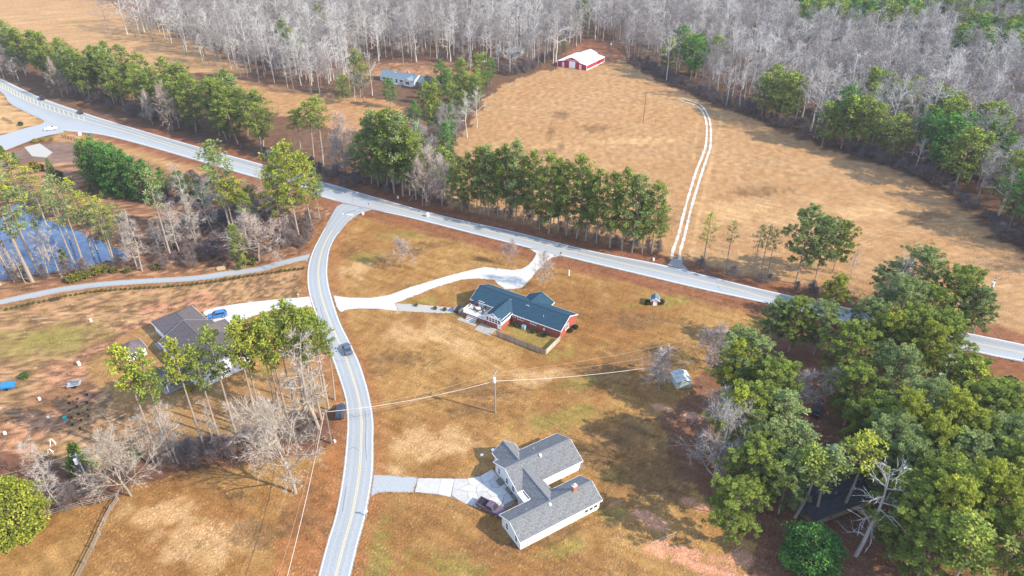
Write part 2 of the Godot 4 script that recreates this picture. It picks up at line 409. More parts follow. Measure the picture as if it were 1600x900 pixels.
func soil(x: float, z: float) -> Array:   # [colour, height]
	var p := Vector2(x, z)
	var wob := Vector2(n_mid.get_noise_2d(x, z), n_mid.get_noise_2d(x + 300, z - 170))
	var b := n_big.get_noise_2d(x, z)
	var m := n_mid.get_noise_2d(x * 1.3 - 90, z)
	var s := n_small.get_noise_2d(x, z)
	var s2 := n_fine.get_noise_2d(x, z)
	var t := clampf(0.5 + b * 0.9 + m * 0.7, 0, 1)
	var col := lin(0.36, 0.215, 0.086).lerp(lin(0.225, 0.115, 0.044), t)
	if z < -230: col = lin(0.17, 0.095, 0.062).lerp(lin(0.12, 0.075, 0.055), t)
	var lumps := 0.06
	for r in regions:
		if r[1].has_point(p) and Geometry2D.is_point_in_polygon(p + wob * float(r[4]) * 2.0, r[0]):
			col = r[2].lerp(r[3], clampf(0.5 + b * 0.8 + m * 0.9 + (s * 0.5 + s2 * 0.3) * (1.0 + float(r[5]) * 6.0), 0, 1))
			lumps = 0.06 + r[5]
			if r[5] >= 0.19:
				var k := s * 0.8 + s2 * 0.7 + m * 0.5
				col = col.lerp(lin(0.115, 0.07, 0.045), smoothstep(0.04, 0.3, k) * 0.8)
				col = col.lerp(lin(0.52, 0.30, 0.19), smoothstep(0.08, 0.4, -k) * 0.75)
	for q in spots:
		var d: Vector2 = p - q[0]
		if absf(d.x) < q[6] and absf(d.y) < q[6]:
			d = d.rotated(q[3])
			var k := Vector2(d.x / q[1], d.y / q[2]).length() + m * 0.9 + s * 0.5 + s2 * 0.3
			if k < 1.1: col = col.lerp(q[4], clampf((1.1 - k) * (3.5 if q[5] > 0.8 else 1.8), 0, 1) * q[5])
	for q in tracks:
		if q[0].size() and absf(p.x - q[7].x) < q[8] and absf(p.y - q[7].y) < q[8]:
			var d := absf(seg_dist(p, q[0]) - q[2])
			if d < q[1] * 1.6: col = col.lerp(q[3], clampf(1.6 - d / q[1], 0, 1) * q[4] * (0.75 + 0.5 * m))
	if z > -300 and z < -95:
		var hd := seg_dist(p, highway_mid) + m * 2.0
		if hd < 11.0: col = col.lerp(lin(0.225, 0.098, 0.058), clampf((11.0 - hd) / 2.5, 0, 0.9 if z < -60 else 0.0))
	for rl in road_lines:
		if rl[1].has_point(p):
			var rd := seg_dist(p, rl[0]) - float(rl[2]) + m * 0.8
			if rd < 2.2: col = col.lerp(lin(0.29, 0.13, 0.06), clampf(2.2 - rd, 0, 1) * 0.6)
	var y := -0.03 + minf(0.0, (m - 0.35) * lumps + s * lumps * 0.4)
	if x < -90 and z < -150 and z > -230 and Geometry2D.is_point_in_polygon(p + wob * 2.0, pond):
		y = -1.3
		col = lin(0.08, 0.06, 0.04)
	var near := clampf((z + 260.0) / 60.0, 0.3, 1.0)
	var streak := n_small.get_noise_2d((x * 0.86 + z * 0.5) * 0.13, (z * 0.86 - x * 0.5) * 1.5)
	var v := 1.0 + (s * 0.14 + s2 * 0.22) * near + m * 0.13 + b * 0.13 + streak * 0.26
	v *= 1.36
	return [Color(col.r * v, col.g * v, col.b * v), y]

func make_ground() -> void:
	for q in tracks:
		var r := Rect2(q[0][0], Vector2.ZERO)
		for k in q[0]: r = r.expand(k)
		q.append_array([0, 0, r.get_center(), maxf(r.size.x, r.size.y) / 2 + 4])
	var xs := PackedFloat32Array()
	var x := 0.0
	var step := 0.62
	while x < 3000.0:
		xs.append(x)
		if x > 80: step *= 1.035
		x += step
	var cols := PackedFloat32Array()
	for i in range(xs.size() - 1, 0, -1): cols.append(-xs[i])
	cols.append_array(xs)
	var rows := PackedFloat32Array()
	var z := 60.0
	while z > -3500.0:
		rows.append(z)
		z -= 12.0 if z > -50 else 3.0 if z > -72 else 0.62 if z > -150 else 0.9 if z > -220 else 2.2 if z > -420 else 5.0 if z > -700 else 160.0
	var v := PackedVector3Array()
	var c := PackedColorArray()
	var u := PackedVector2Array()
	var u2 := PackedVector2Array()
	var idx := PackedInt32Array()
	var w := cols.size()
	for j in rows.size():
		for i in w:
			var a := soil(cols[i], rows[j])
			v.append(Vector3(cols[i], a[1], rows[j]))
			c.append(a[0])
			u.append(Vector2(cols[i], rows[j]))
			u2.append(Vector2(cols[i] * 0.83 + rows[j] * 0.55, rows[j] * 0.83 - cols[i] * 0.55) / 41.0)
	for j in rows.size() - 1:
		for i in w - 1:
			var k := j * w + i
			idx.append(k); idx.append(k + w); idx.append(k + w + 1)
			idx.append(k); idx.append(k + w + 1); idx.append(k + 1)
	var n := PackedVector3Array()
	n.resize(v.size())
	for j in rows.size():
		for i in w:
			var k := j * w + i
			var l := v[k - (1 if i > 0 else 0)]
			var r := v[k + (1 if i < w - 1 else 0)]
			var f := v[k - (w if j > 0 else 0)]
			var g := v[k + (w if j < rows.size() - 1 else 0)]
			n[k] = Vector3(-(r.y - l.y) / maxf(r.x - l.x, 0.01), 1.0, -(f.y - g.y) / maxf(f.z - g.z, 0.01)).normalized()
	var a := []
	a.resize(Mesh.ARRAY_MAX)
	a[Mesh.ARRAY_VERTEX] = v
	a[Mesh.ARRAY_NORMAL] = n
	a[Mesh.ARRAY_COLOR] = c
	a[Mesh.ARRAY_TEX_UV] = u
	a[Mesh.ARRAY_TEX_UV2] = u2
	a[Mesh.ARRAY_INDEX] = idx
	var mesh := ArrayMesh.new()
	mesh.add_surface_from_arrays(Mesh.PRIMITIVE_TRIANGLES, a)
	mesh.surface_set_material(0, M.grass)
	tag(put("ground", mesh), "winter lawns, tan fields and brown woodland floor under everything", "", "", "structure")
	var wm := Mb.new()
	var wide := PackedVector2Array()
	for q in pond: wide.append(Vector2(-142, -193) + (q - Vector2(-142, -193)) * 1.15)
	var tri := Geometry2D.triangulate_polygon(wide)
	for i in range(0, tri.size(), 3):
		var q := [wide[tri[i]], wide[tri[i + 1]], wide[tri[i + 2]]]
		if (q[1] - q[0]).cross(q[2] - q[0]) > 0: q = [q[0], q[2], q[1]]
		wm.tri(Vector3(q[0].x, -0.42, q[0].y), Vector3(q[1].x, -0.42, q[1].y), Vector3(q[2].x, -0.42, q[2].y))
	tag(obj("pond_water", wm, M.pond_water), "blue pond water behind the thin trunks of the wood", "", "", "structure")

# ---------------------------------------------------------------- roads
func smooth(p: PackedVector2Array, n: int) -> PackedVector2Array:
	var cur := Curve2D.new()
	for i in p.size():
		var t := (p[mini(i + 1, p.size() - 1)] - p[maxi(i - 1, 0)]) / 6.0
		cur.add_point(p[i], -t, t)
	cur.bake_interval = 0.7
	var out := PackedVector2Array()
	for i in n:
		out.append(cur.sample_baked(cur.get_baked_length() * i / (n - 1), true))
	return out

func ribbon(called: String, a: PackedVector2Array, b: PackedVector2Array, n: int, y: float, mat: Material, tones: Array, label: String) -> Array:
	var l := smooth(a, n)
	var r := smooth(b, n)
	var ring := PackedVector2Array(l)
	var back := PackedVector2Array(r)
	back.reverse()
	ring.append_array(back)
	pave(ring)
	var mb := Mb.new()
	var k := tones.size()
	for i in n - 1:
		for j in k:
			var f0 := float(j) / k
			var f1 := float(j + 1) / k
			var q := [l[i].lerp(r[i], f0), l[i].lerp(r[i], f1), l[i + 1].lerp(r[i + 1], f1), l[i + 1].lerp(r[i + 1], f0)]
			if (q[1] - q[0]).cross(q[3] - q[0]) > 0: q.reverse()
			var t: float = tones[j] * (1.0 + 0.05 * n_mid.get_noise_2d(q[0].x, q[0].y))
			mb.col = Color(t, t, t)
			mb.quad(Vector3(q[0].x, y, q[0].y), Vector3(q[1].x, y, q[1].y), Vector3(q[2].x, y, q[2].y), Vector3(q[3].x, y, q[3].y))
	mb.col = Color(tones[0], tones[0], tones[0])
	for i in n - 1:
		for e in [l, r]:
			mb.quad(Vector3(e[i].x, y - 0.4, e[i].y), Vector3(e[i + 1].x, y - 0.4, e[i + 1].y), Vector3(e[i + 1].x, y, e[i + 1].y), Vector3(e[i].x, y, e[i].y))
	var o := obj(called, mb, mat)
	tag(o, label, "", "", "structure")
	return [o, l, r]

func stripe(road: Node, called: String, p: PackedVector2Array, w: float, y: float, c: Color, n := 0) -> void:
	var q := smooth(p, n) if n > 0 else p
	var mb := Mb.new()
	mb.col = c
	for i in q.size() - 1:
		var d := (q[i + 1] - q[i]).normalized()
		var d0 := (q[i + 1] - q[maxi(i - 1, 0)]).normalized().orthogonal() * w / 2
		var d1 := (q[mini(i + 2, q.size() - 1)] - q[i]).normalized().orthogonal() * w / 2
		var k := [q[i] - d0, q[i] + d0, q[i + 1] + d1, q[i + 1] - d1]
		if (k[1] - k[0]).cross(k[3] - k[0]) > 0: k.reverse()
		mb.quad(Vector3(k[0].x, y, k[0].y), Vector3(k[1].x, y, k[1].y), Vector3(k[2].x, y, k[2].y), Vector3(k[3].x, y, k[3].y))
	obj(called, mb, M.paint, road)

func between(a: PackedVector2Array, b: PackedVector2Array, f: float, i0 := 0, i1 := 100000) -> PackedVector2Array:
	var out := PackedVector2Array()
	for i in range(i0, mini(i1, a.size())):
		out.append(a[i].lerp(b[i], f))
	return out

func poly_sheet(called: String, p: PackedVector2Array, y: float, mat: Material, tone: float, parent: Node = null, skirt := 0.4) -> MeshInstance3D:
	var mb := Mb.new()
	mb.col = Color(tone, tone, tone)
	if parent == null or called == "joint_bed": pave(p)
	var tri := Geometry2D.triangulate_polygon(p)
	for i in range(0, tri.size(), 3):
		var q := [p[tri[i]], p[tri[i + 1]], p[tri[i + 2]]]
		if (q[1] - q[0]).cross(q[2] - q[0]) > 0: q = [q[0], q[2], q[1]]
		mb.tri(Vector3(q[0].x, y, q[0].y), Vector3(q[1].x, y, q[1].y), Vector3(q[2].x, y, q[2].y))
	for i in p.size():
		var a := p[i]
		var b := p[(i + 1) % p.size()]
		mb.quad(Vector3(a.x, y - skirt, a.y), Vector3(b.x, y - skirt, b.y), Vector3(b.x, y, b.y), Vector3(a.x, y, a.y))
	return obj(called, mb, mat, parent)

func curved(p: PackedVector2Array, n: int) -> PackedVector2Array:  # a closed outline, rounded
	var q := PackedVector2Array(p)
	q.append(p[0])
	var s := smooth(q, n + 1)
	s.remove_at(s.size() - 1)
	return s

func pave(p: PackedVector2Array) -> void:
	var r := Rect2(p[0], Vector2.ZERO)
	for q in p: r = r.expand(q)
	paved.append([p, r])

func is_paved(p: Vector2) -> bool:
	for q in paved:
		if q[1].has_point(p) and Geometry2D.is_point_in_polygon(p, q[0]): return true
	return false

func lawn_tufts() -> void:   # dry grass standing in the lawns, too many to count
	rng.seed = 77
	var mb := tinted(Color(1, 1, 1))
	for i in 9:
		var a := TAU * i / 9 + rng.randf()
		var d := Vector3(cos(a), 0, sin(a))
		var sd := Vector3(-d.z, 0, d.x) * 0.07
		var o := d * rng.randf_range(0.0, 0.16)
		mb.tri(o - sd, o + sd, o + d * rng.randf_range(0.15, 0.3) + Vector3(0, rng.randf_range(0.08, 0.2), 0))
	var where := []
	var tint := []
	for i in 60000:
		var z := -62.0 - 130.0 * pow(rng.randf(), 1.4)
		var half := 12.0 - z * 0.78
		var p := Vector2(rng.randf_range(-half, half), z)
		if n_mid.get_noise_2d(p.x, p.y) + n_small.get_noise_2d(p.x, p.y) * 0.6 < rng.randf_range(-0.5, 0.35): continue
		if is_paved(p): continue
		var c: Array = soil(p.x, p.y)
		if c[1] < -0.6: continue
		var k := rng.randf_range(0.82, 1.22)
		where.append(Transform3D(Basis(Vector3.UP, rng.randf() * TAU).scaled(Vector3.ONE * rng.randf_range(0.45, 1.15)), Vector3(p.x, c[1] - 0.01, p.y)))
		tint.append(Color(c[0].r * k * 0.8, c[0].g * k * 0.8, c[0].b * k * 0.8))
	# ragged verges where the grass meets the tarmac
	for q in paved:
		var out: PackedVector2Array = q[0]
		for i in out.size():
			var a := out[i]
			var b := out[(i + 1) % out.size()]
			if a.y < -230 or a.distance_to(b) > 30: continue
			for j in int(a.distance_to(b) / 0.28):
				var p := a.lerp(b, rng.randf()) + Vector2(rng.randfn(), rng.randfn()) * 0.09
				var c: Array = soil(p.x, p.y)
				var k := rng.randf_range(0.6, 1.2)
				where.append(Transform3D(Basis(Vector3.UP, rng.randf() * TAU).scaled(Vector3.ONE * rng.randf_range(0.3, 0.65)), Vector3(p.x, 0.0, p.y)))
				tint.append(Color(c[0].r * k * 0.8, c[0].g * k * 0.8, c[0].b * k * 0.8))
	var mm := MultiMesh.new()
	mm.transform_format = MultiMesh.TRANSFORM_3D
	mm.use_colors = true
	mm.mesh = mb.mesh(M.straw)
	mm.instance_count = where.size()
	for i in where.size():
		mm.set_instance_transform(i, where[i])
		mm.set_instance_color(i, tint[i])
	var o := MultiMeshInstance3D.new()
	o.name = "dry_grass"
	o.multimesh = mm
	add_child(o)
	tag(o, "tufts of dry winter grass over lawns and verges", "grass", "", "stuff")

func plan_roads() -> void:
	highway_mid = pts([-384.81, -458.15, -302.62, -389.79, -259.08, -353.76, -220.59, -320.14, -187.61, -297.42, -154.8, -278.78, -125.68, -260.6, -94.88, -242.4, -63.52, -223.96, -45.01, -213.02, -20.4, -199.68, 0, -189.23, 24.21, -176.9, 46.66, -166.42, 66.35, -156.18, 83.25, -148.57, 111.75, -135.09, 120.62, -131.3, 152.76, -116.01])
	for r in [[pts([-52.54, -207.62, -56.33, -196.1, -56.01, -181.53, -53.87, -166.77, -49.6, -152.16, -42.82, -134.06, -36.62, -122.09, -32.49, -111.5, -30.34, -102.05, -29.14, -93.58, -28.59, -84.5, -29.18, -76.42, -29.19, -69.18]), 3.6], [pts([-58.86, -176.9, -66.11, -173.55, -72.33, -169.93, -80.51, -167.46, -88.65, -165.39, -97.07, -164.36, -105.42, -163.35, -113.53, -162.01, -121.01, -159.71, -127.78, -156.5, -134.36, -153.38]), 1.3]]:
		var b := Rect2(r[0][0], Vector2.ZERO)
		for k in r[0]: b = b.expand(k)
		road_lines.append([r[0], b.grow(9), r[1]])

func make_roads() -> void:
	var white := lin(0.82, 0.82, 0.80)
	var yellow := lin(0.66, 0.54, 0.29)
	var pale_yellow := lin(0.56, 0.51, 0.36)
	# the side street first, the highway 4 mm and more above it
	var st := ribbon("side_street", pts([-56.69, -213.53, -58.31, -211.03, -58.64, -203.83, -58.85, -193.91, -58.95, -187.57, -58.95, -180.36, -58.31, -173.18, -57.08, -166.77, -55.23, -160.03, -52.27, -152.16, -47.1, -140.65, -42.45, -130.31, -38.68, -121.64, -36.08, -115.17, -34.53, -109.52, -33.58, -104.78, -32.16, -94.07, -31.45, -84.5, -31.63, -77.7, -31.62, -70.33, -31.87, -61.63]),
		pts([-46.06, -209.07, -49.66, -205.71, -52.1, -200.13, -53.26, -193.91, -54.07, -188.4, -53.93, -180.75, -52.56, -172.09, -51.21, -166.07, -49.34, -160.03, -46.79, -153.07, -43.27, -144.25, -40.24, -137.96, -35.68, -128.61, -32.47, -120.53, -30.13, -113.52, -28.58, -107.59, -27.8, -102.95, -26.35, -93.58, -25.96, -84.5, -26.18, -77.7, -26.35, -70.33, -27.04, -61.63]), 120, 0.018, M.asphalt, [0.95, 0.9, 0.98, 0.9, 0.94, 1.02, 0.9, 1.0, 0.92, 1.0], "pale grey two-lane side street curving down to the bottom edge")
	stripe(st[0], "edge_line", between(st[1], st[2], 0.05, 14), 0.14, 0.026, white)
	stripe(st[0], "edge_line", between(st[1], st[2], 0.95, 14), 0.14, 0.026, white)
	stripe(st[0], "centre_line", between(st[1], st[2], 0.515, 14), 0.12, 0.026, yellow)
	stripe(st[0], "centre_line", between(st[1], st[2], 0.565, 14), 0.12, 0.026, yellow)
	stripe(st[0], "stop_line", pts([-55.5, -205.71, -51.57, -204.76]), 0.5, 0.03, white)
	var hw := ribbon("highway", pts([-629.33, -672.86, -398.5, -476.67, -312.89, -405.14, -267.15, -366.73, -229.27, -335.2, -198.91, -313.49, -175.01, -297.42, -130.56, -269.8, -97.23, -249.94, -64.86, -230.04, -43.42, -216.57, -20.68, -203.36, 0, -193.48, 23.66, -180.75, 43.32, -172.45, 66.13, -160.03, 84.43, -151.55, 95.68, -145.96, 113.68, -138.49, 122.65, -134.57, 139.83, -126.7, 155.69, -119.43, 192.03, -102.05]),
		pts([-573.66, -607.81, -372.03, -440.86, -293.85, -376.68, -252.16, -342.64, -233.98, -322.08, -205.95, -299.14, -191.5, -286.64, -172.42, -281.1, -150.72, -269.8, -121.57, -252.54, -92.65, -235.21, -73.54, -223.96, -59.7, -215.55, -46.48, -209.07, -30.81, -201.51, 0, -185.12, 14.39, -177.66, 49.69, -160.03, 66.8, -152.16, 108.99, -131.55, 117.75, -127.89, 129.56, -122.54, 150.63, -113.52, 186.36, -97.2]), 220, 0.03, M.asphalt,
		[0.95, 0.84, 0.76, 0.84, 0.9, 0.92, 0.96, 1.0, 1.02, 0.96], "pale grey highway running diagonally across between the pine rows")
	stripe(hw[0], "edge_line", between(hw[1], hw[2], 0.045), 0.2, 0.038, white)
	stripe(hw[0], "edge_line", pts([-41.96, -207.14, -30.89, -202.2, 0, -185.73, 5.72, -182.71]), 0.2, 0.038, white, 40)
	stripe(hw[0], "edge_line", pts([13.88, -178.62, 49.83, -160.69, 66.99, -152.76, 109.34, -132.17, 118.12, -128.49, 129.88, -123, 150.98, -113.93]), 0.2, 0.038, white, 60)
	stripe(hw[0], "edge_line", pts([-191.4, -287.45, -173.01, -282.28, -151.39, -271.27, -122.08, -253.85, -93.01, -236.39, -73.89, -225.32, -59.92, -216.57]), 0.2, 0.038, white, 40)
	var mid := pts([-45.26, -214.53, -33.68, -208.1, -20.49, -200.82, 0, -190.07, 25.14, -176.9, 58.21, -160.85, 67.66, -154.93, 83.14, -148.27, 98.25, -141.19, 111.75, -135.09, 120.62, -131.3, 137.43, -123.45, 152.94, -116.22])
	stripe(hw[0], "centre_line", mid, 0.15, 0.04, yellow, 90)
	var mid2 := PackedVector2Array()
	for q in mid: mid2.append(q + Vector2(-0.18, 0.36))
	stripe(hw[0], "centre_line", mid2, 0.15, 0.04, yellow, 90)
	var up := pts([-306.27, -395.25, -261.96, -358.39, -241.41, -340.48, -220.43, -324.04, -200.93, -310.72, -174.75, -294.04, -156.56, -282.67, -125.21, -261.98, -95.65, -244.87, -72.97, -230.61, -58.28, -222.34])
	var lo := pts([-299.05, -384.45, -256.97, -350.36, -237, -333.12, -216.57, -317.26, -197.76, -304.84, -172.72, -289.89, -154.97, -279.17, -124.28, -259.57, -95.07, -243.01, -72.69, -229.48, -58.17, -221.81])
	stripe(hw[0], "median_line", up, 0.35, 0.04, pale_yellow, 80)
	stripe(hw[0], "median_line", lo, 0.35, 0.04, pale_yellow, 80)
	var us := smooth(up, 150)
	var ls := smooth(lo, 150)
	for i in range(6, 74, 2):
		stripe(hw[0], "median_bar", PackedVector2Array([us[i], ls[i]]), 0.4, 0.044, pale_yellow)
	var sd := poly_sheet("entrance_road", curved(pts([-188.84, -284.25, -207.09, -306.18, -204.08, -294.88, -207.88, -289.07, -212.89, -279.55, -224.07, -264.78, -213.03, -248.66, -201.52, -261.29, -195.6, -277.25]), 60), 0.022, M.asphalt, 1.0)
	tag(sd, "pale entrance road joining the highway beside the grass island", "", "", "structure")
	tag(poly_sheet("parking_pad", pts([-194.86, -266.2, -191.21, -270.53, -180.48, -260.6, -179.93, -255.18, -186.14, -256.52]), 0.02, M.old_concrete, 1.15), "white concrete pad among the dark planting beds", "", "", "structure")
	var pa := ribbon("foot_path", pts([-59.23, -179.97, -60.35, -178.43, -66.53, -175.03, -72.78, -171.36, -81, -168.86, -89.05, -166.42, -97.51, -165.39, -105.9, -164.36, -114.04, -163.01, -121.64, -160.85, -128.52, -157.77, -134.94, -154.3, -145.11, -149.45]),
		pts([-58.95, -174.29, -60.24, -175.03, -65.65, -171.91, -71.83, -168.34, -79.96, -165.9, -87.98, -163.69, -96.35, -162.68, -104.64, -161.68, -112.7, -160.36, -120.13, -158.09, -126.86, -154.93, -133.41, -151.85, -143.11, -146.53]), 80, 0.012, M.asphalt, [0.9, 1.0, 0.95, 0.9], "narrow pale asphalt path curving past the pond wood")
	for q in [[st[0], pts([-34.66, -109.52, -33.8, -109.92, -32.71, -109.13])], [st[0], pts([-33.18, -100.29, -32.22, -99.94, -31.44, -100.46, -30.3, -99.76])], [st[0], pts([-31.13, -111.5, -30.17, -107.59, -29.32, -102.05, -28.14, -96.86])], [st[0], pts([-41.74, -129.09, -39.99, -127.89, -38.61, -128.37])], [st[0], pts([-49.75, -150.65, -47.42, -144.82, -44.9, -139.3])], [st[0], pts([-30.31, -84.5, -30.56, -87.41, -30.81, -90.43])], [st[0], pts([-58.85, -193.91, -58.44, -198.33, -57.51, -201.51])],
		[hw[0], pts([-24.56, -200.59, -16.07, -195.66, -7.91, -191.76])], [hw[0], pts([19.14, -183.51, 19.87, -180.75, 19.24, -177.66])], [hw[0], pts([36.67, -173.18, 43.46, -170.29, 49.94, -166.77])], [hw[0], pts([56.23, -163.35, 55.91, -160.69, 56.2, -158.41])], [hw[0], pts([-116.41, -255.85, -101.67, -248.66, -87.42, -241.18])], [hw[0], pts([-56.62, -222.88, -54.04, -217.61, -53.9, -213.53])]]:
		stripe(q[0], "tar_crack", q[1], 0.09, 0.034 if q[0] == hw[0] else 0.022, lin(0.13, 0.135, 0.14), 14)
	stripe(st[0], "tar_patch", pts([-54.69, -204.76, -52.96, -207.62, -51.19, -207.14]), 0.9, 0.034, lin(0.26, 0.29, 0.33), 10)
	# driveways
	tag(poly_sheet("house_driveway", curved(pts([-53.17, -155.87, -60.81, -154.61, -67.18, -153.38, -74.83, -151.25, -79.15, -148.57, -75.8, -144.82, -70.45, -141.47, -68.75, -143.97, -67.12, -145.38, -63.86, -147.98, -59.53, -150.05, -51.88, -151.25]), 60), 0.010, M.concrete, 1.0), "white concrete driveway to the dark roofed house", "", "", "structure")
	tag(poly_sheet("loop_driveway", pts([-47.47, -156.18, -43.2, -155.24, -37.24, -155.08, -32.71, -156.5, -27.74, -160.36, -17.81, -166.42, -11.74, -169.57, -7.64, -171.36, -4.53, -170.64, 0, -169.57, 2.72, -170.29, 4.75, -172.45, 6.31, -176.15, 7.15, -179.19, 5.32, -181.92, 9.52, -182.32, 14.97, -178.04, 11.92, -176.9, 9.76, -174.29, 7.61, -170.29, 4.94, -164.36, 2.6, -160.03, -1.73, -159.38, -3.84, -162.01, -4.94, -164.36, -9.74, -165.04, -14.12, -164.36, -21.29, -160.03, -26.33, -155.87, -30.6, -152.46, -29.27, -148.86, -34.7, -149.9, -39.69, -150.05, -42.87, -149.45, -43.95, -148.27, -45.44, -150.65]), 0.014, M.concrete, 1.02), "white concrete loop driveway around the brick house", "", "", "structure")
	tag(poly_sheet("old_walk", pts([-30.44, -152.46, -23.35, -151.85, -12.9, -150.05, -12.1, -147.69, -19.65, -147.98, -29.27, -148.86]), 0.008, M.old_concrete, 0.95), "weathered grey concrete strip leading to the wooden deck", "", "", "structure")
	var apron := poly_sheet("driveway_apron", pts([-26.17, -93.26, -24.22, -93.18, -17.74, -92.62, -18.15, -88.98, -23.59, -89.13, -24.95, -88.75, -25.88, -88]), 0.010, M.asphalt, 1.12)
	tag(apron, "pale asphalt apron between side street and concrete slabs", "", "", "structure")
	make_slabs()
	tag(poly_sheet("trees_driveway", curved(pts([106.07, -135.09, 107.87, -132.8, 104.6, -129.58, 100.93, -125.53, 96.19, -119.87, 90.15, -111.5, 84.77, -103.86, 83.01, -104.23, 87.45, -111.5, 92.93, -119.87, 97.59, -126.7, 101.19, -131.05]), 50), 0.010, M.concrete, 0.8), "pale driveway from the highway into the big pines", "", "", "structure")
	# farm track: gravel mouth and two pale ruts
	tag(poly_sheet("track_mouth", pts([44.42, -172.45, 46.42, -176.15, 49.76, -176.15, 48.77, -173.18, 50.04, -168.86]), 0.012, M.gravel, 0.4), "grey gravel mouth of the farm track at the highway", "", "", "structure")
	var rut := Mb.new()
	var lr := smooth(pts([46.16, -175.78, 47.84, -181.53, 51.26, -190.91, 58.2, -212.52, 67.54, -239.96, 73.56, -255.85, 78.33, -269.8, 84.13, -293.2, 86.53, -310.72, 85.74, -320.14, 83, -324.04, 79.81, -329.03]), 120)
	var rr := smooth(pts([48.49, -175.4, 49.77, -180.75, 53.23, -190.91, 59.37, -210.05, 68.73, -236.98, 74.82, -253.85, 79.62, -267.63, 85.79, -293.2, 88.2, -311.64, 87.67, -322.08, 84.85, -327.02, 81.66, -332.09]), 120)
	for side in [lr, rr]:
		for i in side.size() - 1:
			var d: Vector2 = (side[i + 1] - side[i]).normalized().orthogonal()
			var w0 := 0.42 + 0.4 * n_mid.get_noise_2d(side[i].x * 4, side[i].y * 4)
			var w1 := 0.42 + 0.4 * n_mid.get_noise_2d(side[i + 1].x * 4, side[i + 1].y * 4)
			var t := 0.76 + 0.2 * n_mid.get_noise_2d(side[i].y * 6, 5)
			rut.col = Color(t * 0.98, t * 0.9, t * 0.8)
			var q := [side[i] + d * w0, side[i] - d * w0, side[i + 1] - d * w1, side[i + 1] + d * w1]
			if (q[1] - q[0]).cross(q[3] - q[0]) > 0: q.reverse()
			rut.quad(Vector3(q[0].x, 0.015, q[0].y), Vector3(q[1].x, 0.015, q[1].y), Vector3(q[2].x, 0.015, q[2].y), Vector3(q[3].x, 0.015, q[3].y))
	tag(obj("farm_track", rut, M.gravel), "two pale sandy wheel ruts crossing the tan field", "", "", "structure")

func make_slabs() -> void:   # the cracked concrete drive of the grey house: every slab a piece
	var d := Node3D.new()
	d.name = "slab_driveway"
	add_child(d)
	tag(d, "pale cracked concrete slab driveway of the grey shingled house", "", "", "structure")
	var base := poly_sheet("joint_bed", pts([-17.72, -92.47, -13.26, -92.47, -7.83, -92.39, -5.34, -93.58, -3.67, -94.72, 0, -88.91, 0.7, -86.67, -2.29, -84.5, -5.98, -85.36, -11.71, -88, -17.92, -89.06]), 0.0, M.old_concrete, 0.5, d)
	var cells := [pts([-17.72, -92.47, -13.25, -92.39, -13.64, -88.6, -17.92, -89.06]), pts([-13.25, -92.39, -10.84, -92.31, -11.23, -87.85, -13.64, -88.6]), pts([-10.84, -92.31, -8.43, -92.31, -8, -90.9, -9.95, -89.82, -11.03, -88.3]),
		pts([-8.43, -92.31, -6.05, -92.94, -5.51, -91.36, -6.54, -90.43, -8, -90.9]), pts([-11.03, -88.3, -9.95, -89.82, -8.26, -89.21, -7.95, -87.71, -8.81, -86.52]), pts([-8, -90.9, -6.54, -90.43, -6.6, -89.06, -8.26, -89.21, -9.95, -89.82]),
		pts([-6.05, -92.94, -3.79, -94.72, -2.91, -93.42, -4.32, -91.68, -5.51, -91.36]), pts([-6.54, -90.43, -5.51, -91.36, -4.32, -91.68, -3.56, -90.13, -4.72, -89.21, -6.6, -89.06]), pts([-8.26, -89.21, -6.6, -89.06, -6.08, -87.71, -7.19, -86.52, -7.95, -87.71]),
		pts([-4.32, -91.68, -2.91, -93.42, -1.56, -91.36, -2.37, -90.13, -3.56, -90.13]), pts([-6.6, -89.06, -4.72, -89.21, -3.75, -88, -4.65, -86.96, -6.08, -87.71]), pts([-3.56, -90.13, -2.37, -90.13, -1.56, -91.36, -0.35, -89.51, -1.41, -88.3, -3.75, -88, -4.72, -89.21]),
		pts([-8.81, -86.52, -7.95, -87.71, -7.19, -86.52, -6.08, -87.71, -4.65, -86.96, -5.52, -85.22]), pts([-4.65, -86.96, -3.75, -88, -1.41, -88.3, -1.74, -86.52, -3.21, -84.93, -5.52, -85.22]), pts([-1.41, -88.3, -0.35, -89.51, 0.58, -87.41, -1.73, -85.94])]
	for c in cells:
		var mid := Vector2.ZERO
		for q in c: mid += q
		mid /= c.size()
		var s := PackedVector2Array()
		for q in c: s.append(q + (mid - q).normalized() * 0.045)
		poly_sheet("slab", s, 0.02 + rng.randf() * 0.006, M.concrete, rng.randf_range(0.82, 1.05), d, 0.05)

# ---------------------------------------------------------------- buildings
func tinted(c: Color) -> Mb:
	var mb := Mb.new()
	mb.col = c
	return mb

